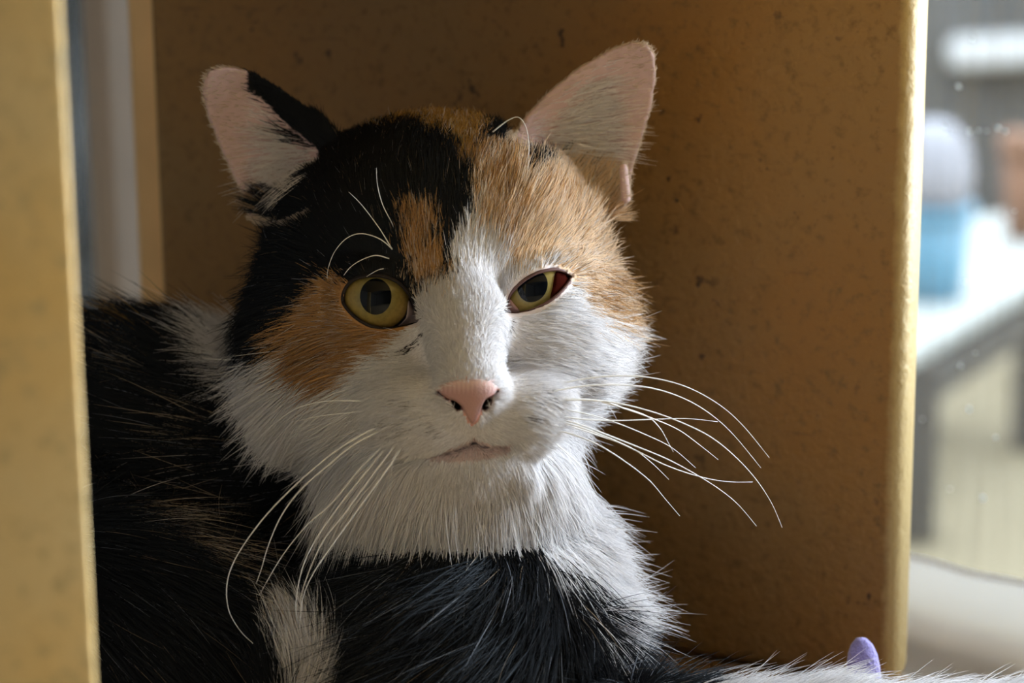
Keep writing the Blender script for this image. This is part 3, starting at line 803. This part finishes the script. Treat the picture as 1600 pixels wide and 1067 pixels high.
tt = np.clip((NV[:, 1] - 596 + 3 * np.sin(NV[:, 0] * .9)) / 18, 0, 1)[:, None]
ncol = np.array([.68, .47, .43]) * (1 - tt) + np.array([.42, .235, .22]) * tt
ncol[poly_sd(NV[:, 0], NV[:, 1], NOSE) > -3.0] *= .82
ca = nose.data.attributes.new('coat', 'FLOAT_COLOR', 'POINT')
ca.data.foreach_set('color', np.c_[ncol, np.ones(len(ncol))].astype(np.float32).ravel())

# ---------------------------------------------------------------- eyes
def mat_eye(name, ri):
    """iris with radial fibres; the clear wet cornea is the glossy coat"""
    m, nt, b = mat_new(name); N, L = nt.nodes, nt.links
    tc = N.new('ShaderNodeTexCoord'); at = N.new('ShaderNodeAttribute'); at.attribute_name = 'axis_distance'
    rp = N.new('ShaderNodeValToRGB'); e = rp.color_ramp.elements
    e[0].position, e[0].color = 0.30, (0.21, 0.19, 0.075, 1)
    e[1].position, e[1].color = 0.99, (0.46, 0.36, 0.34, 1)
    for p, c in ((0.55, (0.27, 0.205, 0.060)), (0.72, (0.31, 0.22, 0.062)), (0.86, (0.20, 0.135, 0.036)), (0.895, (0.02, 0.015, 0.012)), (0.925, (0.03, 0.022, 0.02)), (0.95, (0.30, 0.24, 0.24))):
        q = e.new(p); q.color = (*c, 1)
    L.new(at.outputs['Fac'], rp.inputs[0])
    nz = N.new('ShaderNodeTexNoise'); nz.inputs['Scale'].default_value = 700; nz.inputs['Detail'].default_value = 3
    L.new(tc.outputs['Object'], nz.inputs['Vector'])
    mx = N.new('ShaderNodeMix'); mx.data_type = 'RGBA'; mx.blend_type = 'MULTIPLY'; mx.inputs[0].default_value = .5
    L.new(rp.outputs[0], mx.inputs[6]); L.new(nz.outputs['Color'], mx.inputs[7])
    r2 = N.new('ShaderNodeValToRGB'); r2.color_ramp.elements[0].color = (.55, .55, .55, 1); r2.color_ramp.elements[0].position = .3; r2.color_ramp.elements[1].position = .65
    L.new(nz.outputs['Fac'], r2.inputs[0]); L.new(r2.outputs[0], mx.inputs[7])
    L.new(mx.outputs[2], b.inputs['Base Color'])
    b.inputs['Roughness'].default_value = .5; b.inputs['Specular IOR Level'].default_value = 0
    b.inputs['Coat Weight'].default_value = 1; b.inputs['Coat Roughness'].default_value = .02; b.inputs['Coat IOR'].default_value = 1.38
    return m
M_PUPIL = mat_plain('pupil_black', (0.003, 0.004, 0.006), .5, 0.0, Coat_Weight=1.0, Coat_IOR=1.26, Coat_Roughness=.02)
def sphere_patch(center, r, axis_dir, tmax, nr=28, na=56, sx=1.0, sy=1.0, tilt=0.0, full=False):
    ax = axis_dir / np.linalg.norm(axis_dir)
    x = np.cross(UP, ax); x /= np.linalg.norm(x); y = np.cross(ax, x)
    vs, fs, rad = [], [], []
    vs.append(center + ax * r); rad.append(0.0)
    for i in range(1, nr + 1):
        th = tmax * i / nr
        for k in range(na):
            an = 2 * math.pi * k / na
            if full: t2 = th; cx, cy = math.cos(an), math.sin(an)
            else:
                ex, ey = sx * math.cos(an), sy * math.sin(an)
                cx, cy = ex * math.cos(tilt) - ey * math.sin(tilt), ex * math.sin(tilt) + ey * math.cos(tilt)
                q = math.hypot(cx, cy); t2 = th * q; cx, cy = cx / q, cy / q
            vs.append(center + r * (math.cos(t2) * ax + math.sin(t2) * (cx * x + cy * y))); rad.append(math.sin(min(t2, math.pi / 2)) if t2 < math.pi / 2 else 1.0)
    for k in range(na): fs.append((0, 1 + k, 1 + (k + 1) % na))
    for i in range(nr - 1):
        for k in range(na):
            a, b = 1 + i * na + k, 1 + i * na + (k + 1) % na
            fs.append((a, a + na, b + na, b))
    return vs, fs, rad
def make_eye(E, pupil, rimcol, label):
    c = unproj(*E['c']); r = E['r'] * S
    tgt = unproj(E['iris'][0], E['iris'][1], E['c'][2] + E['r'])
    ax = tgt - c; ax /= np.linalg.norm(ax)
    vs, fs, rad = sphere_patch(c, r, ax, math.pi * .98, nr=48, full=True)
    eye = mesh_obj('eye', vs, fs, mat_eye('iris_' + label, 1), cat)
    a = eye.data.attributes.new('axis_distance', 'FLOAT', 'POINT'); a.data.foreach_set('value', np.array(rad, np.float32))
    vs, fs, _ = sphere_patch(c, r * 1.004, ax, 1.0, nr=10, sx=pupil[0], sy=pupil[1], tilt=pupil[2])
    mesh_obj('pupil', vs, fs, M_PUPIL, eye)
    # wet lid margin along the opening
    P = catmull(E['open'], 70, True)
    path = []
    for (u, v) in P:
        rr = E['r'] + 7; q = rr * rr - (u - E['c'][0]) ** 2 - (v - E['c'][1]) ** 2
        w = E['c'][2] + (math.sqrt(q) if q > 15 ** 2 else 15)
        path.append(unproj(u, v, w))
    path = np.array(path + path[:1])
    vs, fs = tube(path, [2.8 * S] * len(path), 8)
    mesh_obj('eyelid', vs, fs, mat_plain('lid_' + label, rimcol, .55, .2, noise=.3, nscale=300), eye)
    return eye
el = make_eye(EYE_L, (.42, .49, 0.0), (0.018, 0.013, 0.012), 'dark')
er = make_eye(EYE_R, (.41, .47, -.45), (0.12, 0.062, 0.056), 'pale')
# red haw in the outer corner of the half-closed eye, grey-pink third lid in the inner corners
def corner(poly, E, lift, mat, parent, name):
    P = catmull(poly, 24, True); cc = P.mean(0)
    def on(u, v, l):
        rr = E['r'] + l; q = max(rr * rr - (u - E['c'][0]) ** 2 - (v - E['c'][1]) ** 2, 100)
        return unproj(u, v, E['c'][2] + math.sqrt(q))
    rings = []
    for f, l in ((1.0, lift - 4), (.8, lift), (.4, lift + .8)):
        rings += [on(*(cc + (p - cc) * f), l) for p in P]
    rings.append(on(*cc, lift + 1)); n = 24
    fs = [(r * n + k, r * n + (k + 1) % n, (r + 1) * n + (k + 1) % n, (r + 1) * n + k) for r in range(2) for k in range(n)]
    fs += [(2 * n + k, 2 * n + (k + 1) % n, 3 * n) for k in range(n)]
    o = mesh_obj(name, rings, fs, mat, parent); fix_normals(o); return o
M_HAW = mat_plain('red_haw', (0.030, 0.0045, 0.003), .6, .0, noise=.5, nscale=500)
M_LID3 = mat_plain('third_lid', (0.34, 0.27, 0.28), .35, Coat_Weight=.5)
corner([(868, 422), (884, 421), (896, 431), (889, 447), (877, 459), (858, 473), (862, 450)], EYE_R, 2.5, M_HAW, er, 'inflamed_corner')
corner([(786, 487), (794, 466), (803, 474), (812, 486), (802, 490)], EYE_R, 2.5, mat_plain('third_lid_pink', (0.50, 0.30, 0.28), .35, Coat_Weight=.5), er, 'third_eyelid')
corner([(638, 470), (646, 478), (656, 502), (640, 508), (622, 511), (634, 496)], EYE_L, 2.5, M_LID3, el, 'third_eyelid')

# ---------------------------------------------------------------- fur
# guides: where, which way the hair lies (du, dv), length and how far it stands off the skin
GUIDES = np.array([
    # nose bridge, muzzle, chin
    (735, 590, 0, -1, 9, .25), (728, 540, 0, -1, 12, .25), (720, 490, -.1, -1, 16, .25), (712, 440, -.1, -1, 22, .25),
    (690, 620, -1, .1, 14, .2), (650, 640, -1, .15, 20, .2), (610, 660, -1, .35, 30, .25), (690, 680, -1, .1, 12, .2), (715, 690, -1, 0, 8, .2), (740, 676, 0, 1, 5, .3), (765, 690, 1, 0, 8, .2),
    (790, 620, 1, 0, 14, .2), (825, 635, 1, .15, 20, .2), (855, 655, 1, .3, 26, .25), (785, 675, 1, .1, 12, .2),
    (740, 715, 0, 1, 10, .25), (690, 715, -.4, .9, 12, .25), (790, 712, .4, .9, 12, .25), (735, 745, 0, 1, 30, .25), (640, 730, -.5, .9, 45, .25), (830, 730, .5, .9, 45, .25),
    # below the eyes, cheeks
    (660, 540, -.6, .5, 14, .2), (610, 545, -1, .2, 24, .2), (560, 540, -1, .15, 34, .25), (500, 540, -1, .25, 48, .3), (440, 540, -1, .35, 62, .35), (400, 580, -1, .45, 75, .4),
    (600, 610, -1, .3, 34, .25), (530, 640, -.9, .5, 55, .3), (460, 650, -.8, .7, 70, .35), (520, 480, -1, 0, 24, .2),
    (800, 520, .7, .4, 16, .2), (850, 520, 1, .2, 24, .2), (900, 520, 1, .12, 38, .25), (950, 520, 1, 0, 55, .35), (860, 600, 1, .25, 36, .25), (920, 610, 1, .1, 48, .35), (960, 620, 1, -.05, 55, .4),
    (905, 450, 1, 0, 28, .2), (960, 450, 1, -.1, 50, .35), (915, 680, .9, .5, 50, .3),
    # round the eyes, forehead
    (590, 420, -.1, -1, 14, .2), (540, 430, -.8, -.6, 18, .2), (640, 430, .1, -1, 20, .2), (655, 390, 0, -1, 36, .25), (835, 410, .2, -1, 16, .2), (880, 405, .8, -.7, 22, .2), (790, 430, -.05, -1, 22, .2),
    (770, 380, .1, -1, 30, .25), (700, 360, -.1, -1, 34, .25), (850, 360, .4, -1, 36, .28), (920, 360, .8, -.7, 46, .3), (970, 370, 1, -.5, 42, .32),
    (600, 340, -.2, -1, 32, .25), (520, 360, -.6, -.8, 36, .25), (450, 380, -.9, -.3, 48, .3), (410, 420, -1, .1, 55, .35), (400, 490, -1, .3, 62, .4),
    (600, 250, -.1, -1, 34, .25), (690, 250, 0, -1, 36, .25), (770, 270, .2, -1, 40, .28), (840, 300, .4, -1, 44, .3), (660, 190, 0, -1, 34, .3), (760, 190, .1, -1, 34, .3), (540, 230, -.4, -.9, 30, .25),
    (440, 310, -.7, -.3, 40, .3), (900, 280, .5, -.8, 32, .3), (960, 310, .5, -.8, 24, .2),
    # throat, chest
    (700, 790, -.05, 1, 95, .32), (620, 790, -.25, 1, 98, .32), (560, 760, -.5, .9, 90, .36), (780, 800, .1, 1, 95, .32), (850, 800, .3, 1, 95, .32), (700, 840, -.2, 1, 98, .34), (800, 840, 0, 1, 92, .34), (630, 825, -.35, 1, 98, .34),
    (890, 760, .7, .6, 70, .4), (920, 800, 1, .1, 75, .7), (940, 870, 1, -.02, 80, .8), (890, 900, .7, .7, 75, .4), (955, 940, 1, -.1, 85, .8), (980, 1000, 1, -.3, 80, .6),
    (850, 920, -.6, .7, 85, .35), (840, 885, -.5, .8, 80, .35), (760, 900, -.8, .55, 100, .3), (650, 890, -.85, .45, 100, .3), (560, 880, -.9, .3, 100, .3), (500, 920, -.9, .35, 100, .35), (700, 1000, -.9, .45, 110, .3), (600, 1010, -.9, .3, 110, .3),
    (820, 1000, -.8, .55, 110, .35), (900, 1000, -.6, .7, 100, .4), (960, 1050, -.3, .8, 90, .4), (1040, 1050, .4, .3, 70, .4),
    # foreleg
    (1120, 1080, .8, -.3, 62, .45), (1250, 1080, .85, -.3, 60, .45), (1400, 1085, .9, -.25, 60, .42), (1550, 1090, .95, -.2, 60, .42), (1680, 1110, 1, -.1, 50, .4),
    # trunk, thigh, foot
    (150, 520, -.85, -.5, 90, .4), (260, 530, -.8, -.45, 90, .35), (330, 560, -.85, -.35, 90, .35), (200, 620, -.9, -.3, 100, .3), (330, 660, -.95, -.15, 100, .3), (430, 740, -.95, .1, 100, .3), (220, 720, -.9, -.25, 100, .3),
    (380, 820, -.9, -.1, 95, .35), (460, 850, -.9, .2, 95, .3), (170, 790, .7, .3, 85, .3), (280, 850, .8, .45, 85, .3), (390, 930, .7, .7, 75, .35), (200, 950, .6, .6, 85, .25), (320, 1020, .5, .8, 80, .3), (120, 1040, .5, .6, 85, .25),
    (440, 975, -.45, -.85, 55, .4), (480, 1040, -.2, -.9, 60, .3), (500, 1090, .2, -.9, 55, .3),
], float)
EAR_GUIDE = {'L': (-1.0, -.02), 'R': (1.0, -.16)}

def metric(u, v, w):
    k = 1 - w * S / D0
    return np.stack([(u - 800) * k, (533.5 - v) * k, w], -1)
def metric_to_world(P):
    return cam2world(np.stack([P[..., 0] * S, P[..., 1] * S, D0 - P[..., 2] * S], -1))
MV = metric(BV[:, 0], BV[:, 1], BV[:, 2])
TR = np.concatenate([BQ[:, [0, 1, 2]], BQ[:, [0, 2, 3]]])
A, B_, C_ = MV[TR[:, 0]], MV[TR[:, 1]], MV[TR[:, 2]]
fn = np.cross(B_ - A, C_ - A); ar = np.linalg.norm(fn, axis=1) * .5
VN = np.zeros_like(MV)
for i in range(3): np.add.at(VN, TR[:, i], fn)
VN /= np.linalg.norm(VN, axis=1, keepdims=True) + 1e-9
cu = BV[TR].mean(1)
fnn = fn / (np.linalg.norm(fn, axis=1, keepdims=True) + 1e-9)
view = -cu * 0 + np.array([0, 0, 1.0])
facing = fnn[:, 2]
# hair density per unit area
head_zone = poly_sd(cu[:, 0], cu[:, 1], [(340, 60), (1040, 60), (1040, 640), (960, 720), (780, 800), (560, 760), (330, 560)]) < 0
dens = np.where(head_zone & (cu[:, 2] > -330), 0.46, 0.25)
muz = (np.hypot((cu[:, 0] - 730) / 130, (cu[:, 1] - 600) / 170) < 1) & (cu[:, 2] > -60); dens[muz] = 0.85
dens *= np.where(facing < -.25, .25, 1)
dens[(cu[:, 1] > 1110) | (cu[:, 0] < 60) | (cu[:, 0] > 1640)] *= .2
zw = unproj(cu[:, 0], cu[:, 1], cu[:, 2])[:, 2]
dens[zw < .012] = 0
dens[((poly_sd(cu[:, 0], cu[:, 1], NOSE) < 3) | (line_sd(cu[:, 0], cu[:, 1], [(717, 637), (708, 627)]) < 6) | (line_sd(cu[:, 0], cu[:, 1], [(757, 636), (765, 625)]) < 6)) & (cu[:, 2] > 40)] *= np.where(cu[((poly_sd(cu[:, 0], cu[:, 1], NOSE) < 3) | (line_sd(cu[:, 0], cu[:, 1], [(717, 637), (708, 627)]) < 6) | (line_sd(cu[:, 0], cu[:, 1], [(757, 636), (765, 625)]) < 6)) & (cu[:, 2] > 40)][:, 1] < 607, .35, 0)
dens[(poly_sd(cu[:, 0], cu[:, 1], LIPS) < 0) & (cu[:, 2] > -40)] *= .45
for E in (EYE_L, EYE_R):
    dens[(poly_sd(cu[:, 0], cu[:, 1], E['open']) < 6) & (cu[:, 2] > -150)] = 0
earL = (poly_sd(cu[:, 0], cu[:, 1], EAR_L_BARE) < 0); earR = (poly_sd(cu[:, 0], cu[:, 1], EAR_R_BARE) < 0)
inner = (earL | earR) & (facing > .0)
dens[inner] = .022
tz = poly_sd(cu[:, 0], cu[:, 1], [(430, 195), (460, 205), (512, 238), (512, 272), (455, 296), (432, 275)]) < 0
tz |= poly_sd(cu[:, 0], cu[:, 1], [(845, 215), (880, 155), (925, 125), (935, 180), (935, 250), (870, 245)]) < 0
dens[inner & tz] = .05
num = rng.poisson(ar * dens)
fi = np.repeat(np.arange(len(TR)), num)
N = len(fi)
r1_, r2_ = rng.random(N), rng.random(N); sw = r1_ + r2_ > 1; r1_[sw] = 1 - r1_[sw]; r2_[sw] = 1 - r2_[sw]
def bary(X): return X[TR[fi, 0]] * (1 - r1_ - r2_)[:, None] + X[TR[fi, 1]] * r1_[:, None] + X[TR[fi, 2]] * r2_[:, None]
root = bary(MV); uvw = bary(BV); nrm = bary(VN); nrm /= np.linalg.norm(nrm, axis=1, keepdims=True) + 1e-9
# interpolate the guides
def comb(u, v):
    out = np.zeros((len(u), 4)); ws_ = np.zeros(len(u))
    gd = GUIDES[:, 2:4] / np.linalg.norm(GUIDES[:, 2:4], axis=1, keepdims=True)
    for g, d in zip(GUIDES, gd):
        q = 1.0 / (((u - g[0]) ** 2 + (v - g[1]) ** 2) / 400.0 + .3) ** 2.2
        out += q[:, None] * np.array([d[0], d[1], g[4], g[5]]); ws_ += q
    return out / ws_[:, None]
G = comb(uvw[:, 0], uvw[:, 1])
direc = np.stack([G[:, 0], -G[:, 1], np.full(N, -.25)], 1)
L_ = G[:, 2] * rng.uniform(.7, 1.15, N); lift = G[:, 3].copy()
# the ears' inside: long soft tufts from the inner side, fuzz elsewhere
isL, isR = inner[fi] & earL[fi], inner[fi] & earR[fi]
for msk, side in ((isL, 'L'), (isR, 'R')):
    d = EAR_GUIDE[side]
    u_, v_ = uvw[:, 0], uvw[:, 1]
    if side == 'L': tuft = msk & (poly_sd(u_, v_, [(430, 195), (460, 205), (512, 238), (512, 272), (455, 296), (432, 275)]) < 0)
    else: tuft = msk & (poly_sd(u_, v_, [(845, 215), (880, 155), (925, 125), (935, 180), (935, 250), (870, 245)]) < 0)
    direc[msk] = np.array([d[0], -d[1], .25])
    if side == 'R': direc[msk, 1] += np.clip((uvw[msk, 1] - 200) / 300, -.5, .2) * -1.0
    else: direc[msk, 1] += np.clip((230 - uvw[msk, 1]) / 200, -.4, .4)
    L_[msk] = rng.uniform(10, 20, msk.sum()); lift[msk] = .3
    L_[tuft] = rng.uniform(40, 85, tuft.sum()); lift[tuft] = .30
# rims of ears stay short
rim = ((np.abs(poly_sd(uvw[:, 0], uvw[:, 1], EAR_L)) < 14) & (uvw[:, 0] < 500) | (np.abs(poly_sd(uvw[:, 0], uvw[:, 1], EAR_R)) < 14) & (uvw[:, 1] < 240) | ((poly_sd(uvw[:, 0], uvw[:, 1], EAR_L) < 0) & (uvw[:, 0] < 470) & (uvw[:, 1] < 300) & ~isL) | ((poly_sd(uvw[:, 0], uvw[:, 1], EAR_R) < 0) & (uvw[:, 1] < 225) & ~isR))
rim |= (uvw[:, 0] > 962) & (uvw[:, 1] < 335) | (uvw[:, 0] < 392) & (uvw[:, 1] < 335)
crm = (poly_sd(uvw[:, 0], uvw[:, 1], [(632, 552), (650, 505), (668, 495), (668, 540), (652, 558)]) < 0); L_[crm] = np.minimum(L_[crm], 8)
lipm = (poly_sd(uvw[:, 0], uvw[:, 1], LIPS) < 0) & (uvw[:, 2] > -40); L_[lipm] = 6; lift[lipm] = .15
L_[rim] = np.minimum(L_[rim], rng.uniform(5, 12, rim.sum()))
guard = (rng.random(N) < .09) & (G[:, 2] > 40) & ~isL & ~isR & ~rim
L_[guard] *= rng.uniform(1.15, 1.6, guard.sum()); lift[guard] += .22
direc += rng.normal(0, .13, (N, 3))
tan = direc - nrm * (direc * nrm).sum(1, keepdims=True)
d0 = tan + nrm * (lift + rng.normal(0, .06, N))[:, None]
d0 /= np.linalg.norm(d0, axis=1, keepdims=True) + 1e-9
# hairs bend back towards the skin's lie and sag a little
bend = tan * .35 - nrm * .12 + np.array([0, -.10, 0]) + rng.normal(0, .10, (N, 3))
NP = 6
sv = np.linspace(0, 1, NP)
P = root[:, None, :] + L_[:, None, None] * (d0[:, None, :] * sv[None, :, None] + bend[:, None, :] * (sv ** 2)[None, :, None])
# locks: tips drift together
nc = max(N // 16, 1)
cidx = rng.choice(N, nc, replace=False)
kd = KDTree(nc)
for j, i in enumerate(cidx): kd.insert(root[i], j)
kd.balance()
near = np.fromiter((kd.find(p)[1] for p in root), np.int64, N)
lead = cidx[near]
strength = rng.uniform(.15, .75, nc)[near] * np.clip(L_ / 60, .1, 1)
strength[np.abs(L_ - L_[lead]) > 40] = 0
tgt = root[lead][:, None, :] + (P[lead] - root[lead][:, None, :]) * (L_ / np.maximum(L_[lead], 1))[:, None, None]
P += (tgt - P) * (strength[:, None, None] * (sv ** 1.3)[None, :, None])
# colours
col = coat(uvw[:, 0], uvw[:, 1], uvw[:, 2], 1.0)
lipm = (poly_sd(uvw[:, 0], uvw[:, 1], LIPS) < 0) & (uvw[:, 2] > -40); col[lipm] = (.66, .54, .54)
isblack = col.max(1) < .05
iswhite = col.min(1) > .6
tone = rng.normal(1, .12, N)[:, None]
col = col * np.clip(tone, .6, 1.35)
sil = isblack & (rng.random(N) < np.where((uvw[:, 1] > 830) & (uvw[:, 0] > 470), .05, np.where(head_zone[fi], .007, .018))); col[sil] = np.array([.13, .14, .165]) * rng.uniform(.4, 2.2, sil.sum())[:, None]
stray = isblack & (rng.random(N) < .008); col[stray] = np.array([.16, .12, .08]) * rng.uniform(.5, 1.6, stray.sum())[:, None]
gm = ~isblack & ~iswhite; lt = gm & (rng.random(N) < .16); col[lt] = col[lt] * .4 + np.array(C_WHITE) * .5
dk = gm & (rng.random(N) < .05); col[dk] *= .35
col[isL | isR] = np.array([.84, .79, .77])
bandh = poly_sd(uvw[:, 0], uvw[:, 1], [(385, 106), (445, 138), (530, 200), (512, 245), (475, 225), (430, 180), (388, 145)]) < 0
col[bandh] = C_BLACK
eb = (poly_sd(uvw[:, 0], uvw[:, 1], EAR_L_BARE) < 4) & (uvw[:, 1] > 262) & (uvw[:, 0] < 425) & ~isL; col[eb] = np.array([.42, .30, .19])
rimw = rim & ~bandh; col[rimw] = np.array([.70, .58, .46])
col = np.clip(col, 0, .95)
rad0 = np.where(L_ > 45, .70, .66) * np.where(muz[fi], .8, 1.0) * rng.uniform(.75, 1.2, N)
radv = rad0[:, None] * np.array([1, .95, .85, .68, .45, .12])[None, :]

def mat_fur():
    m, nt, b = mat_new('cat_fur'); Nn, Lk = nt.nodes, nt.links
    Nn.remove(b)
    at = Nn.new('ShaderNodeAttribute'); at.attribute_name = 'coat'
    df = Nn.new('ShaderNodeBsdfDiffuse'); Lk.new(at.outputs['Color'], df.inputs['Color'])
    tl_ = Nn.new('ShaderNodeBsdfTranslucent'); Lk.new(at.outputs['Color'], tl_.inputs['Color'])
    m1 = Nn.new('ShaderNodeMixShader'); m1.inputs[0].default_value = .3
    Lk.new(df.outputs[0], m1.inputs[1]); Lk.new(tl_.outputs[0], m1.inputs[2])
    hr = Nn.new('ShaderNodeBsdfHair'); hr.component = 'Reflection'; hr.inputs['Color'].default_value = (.78, .89, 1, 1)
    hr.inputs['RoughnessU'].default_value = .28; hr.inputs['RoughnessV'].default_value = .6
    m2 = Nn.new('ShaderNodeMixShader'); m2.inputs[0].default_value = .022
    Lk.new(m1.outputs[0], m2.inputs[1]); Lk.new(hr.outputs[0], m2.inputs[2])
    Lk.new(m2.outputs[0], Nn['Material Output'].inputs[0])
    return m
def hair_object(name, pts, radii, cols, mat):
    n, k, _ = pts.shape
    hc = bpy.data.hair_curves.new(name)
    hc.add_curves([k] * n)
    Wd = metric_to_world(pts.reshape(-1, 3)).astype(np.float32)
    hc.position_data.foreach_set('vector', Wd.ravel())
    ra = hc.attributes.get('radius') or hc.attributes.new('radius', 'FLOAT', 'POINT')
    ra.data.foreach_set('value', (radii * S).astype(np.float32).ravel())
    c = hc.attributes.new('coat', 'FLOAT_COLOR', 'CURVE')
    c.data.foreach_set('color', np.c_[cols, np.ones(n)].astype(np.float32).ravel())
    hc.materials.append(mat)
    o = bpy.data.objects.new(name, hc); COL.objects.link(o); attach(o, cat)
    return o
fur = hair_object('fur', P, radv, col, mat_fur()); tag(fur, kind='stuff')
print('hairs', N, 'body verts', len(BV))

# ---------------------------------------------------------------- whiskers and brow hairs, each one its own part
def mat_whisker():
    m, nt, b = mat_new('whisker_white')
    b.inputs['Base Color'].default_value = (.86, .86, .86, 1); b.inputs['Roughness'].default_value = .35
    return m
M_WH = mat_whisker()
def whisker(pts, w0, w1, r=1.35, name='whisker', w2=None):
    p = catmull(pts, max(14, 5 * len(pts))); t = np.linspace(0, 1, len(p))
    w = w0 + (w1 - w0) * t ** 1.2
    W3 = unproj(p[:, 0], p[:, 1], w)
    vs, fs = tube(W3, [max(.28, r * (1 - .8 * q)) * S for q in t], 6)
    return mesh_obj(name, vs, fs, M_WH, cat)
RW = [[(881, 598), (927, 590), (974, 587), (1023, 591), (1074, 605), (1122, 631), (1160, 664), (1202, 715)],
      [(864, 611), (912, 603), (966, 601), (1017, 606), (1065, 621), (1106, 644), (1144, 677), (1189, 731)],
      [(848, 624), (896, 623), (953, 628), (1004, 639), (1055, 656), (1106, 680), (1144, 709), (1179, 746), (1205, 785), (1222, 824)],
      [(860, 625), (934, 626), (978, 639), (1023, 655), (1061, 672), (1093, 695), (1122, 718)],
      [(854, 636), (905, 644), (953, 657), (1004, 677), (1049, 699), (1087, 731)],
      [(861, 648), (912, 655), (966, 657), (1023, 655), (1074, 654), (1122, 659)],
      [(848, 650), (896, 660), (943, 677), (991, 696), (1042, 717), (1087, 741), (1125, 765), (1154, 789), (1182, 822)],
      [(851, 652), (902, 666), (953, 685), (998, 706), (1036, 725), (1074, 739), (1112, 749), (1144, 753), (1176, 753)],
      [(848, 667), (896, 679), (937, 696), (978, 722), (1014, 750), (1039, 779), (1062, 806)],
      [(829, 672), (861, 688), (889, 711), (912, 734), (927, 760), (934, 773)],
      [(880, 662), (934, 680), (985, 699), (1017, 722), (1045, 749)],
      [(940, 628), (1004, 647), (1029, 666), (1045, 693), (1052, 706)]]
for i, q in enumerate(RW): whisker(q, 78 if q[0][0] < 870 else 40, -30 - 8 * (i % 4), 1.25 if i in (9, 10, 11) else 1.5)
LW = [[(625, 626), (584, 616), (531, 611)],
      [(600, 628), (545, 626), (500, 628), (460, 640), (425, 665), (400, 690)],
      [(595, 638), (545, 645), (500, 650), (455, 660)],
      [(630, 656), (590, 668), (560, 682), (520, 708), (470, 750), (420, 800), (385, 845), (362, 885), (354, 920), (358, 955), (375, 985), (395, 1005)],
      [(620, 662), (560, 690), (515, 725), (470, 765), (440, 805), (420, 850), (408, 890), (400, 912)],
      [(605, 690), (560, 735), (520, 785), (480, 820), (440, 870), (405, 930)],
      [(610, 690), (570, 740), (530, 790), (495, 840), (475, 880), (465, 920), (462, 950), (465, 975)],
      [(618, 695), (580, 745), (540, 800), (505, 845), (482, 895), (470, 935), (470, 965)],
      [(628, 700), (600, 740), (560, 795), (520, 850), (490, 895), (473, 935), (468, 985)],
      [(631, 697), (615, 715), (611, 745)]]
for i, q in enumerate(LW): whisker(q, 85 if q[0][0] > 610 else 60, 75 if i > 2 else 10, 1.6 if i > 2 else 1.3)
for q in ([(613, 389), (593, 373), (565, 365), (542, 372), (523, 393), (513, 418), (511, 435)],
          [(608, 404), (587, 399), (565, 406), (548, 417), (537, 430)], [(615, 419), (593, 421), (573, 432)],
          [(613, 390), (593, 357), (565, 320), (545, 300)], [(629, 390), (615, 354), (598, 320), (590, 290), (588, 262)]):
    whisker(q, -5, 25, 1.1, 'brow_hair')
whisker([(770, 206), (792, 189), (809, 183), (820, 195), (826, 220), (825, 259), (818, 298), (804, 338)], -110, -10, 1.2, 'ear_hair')
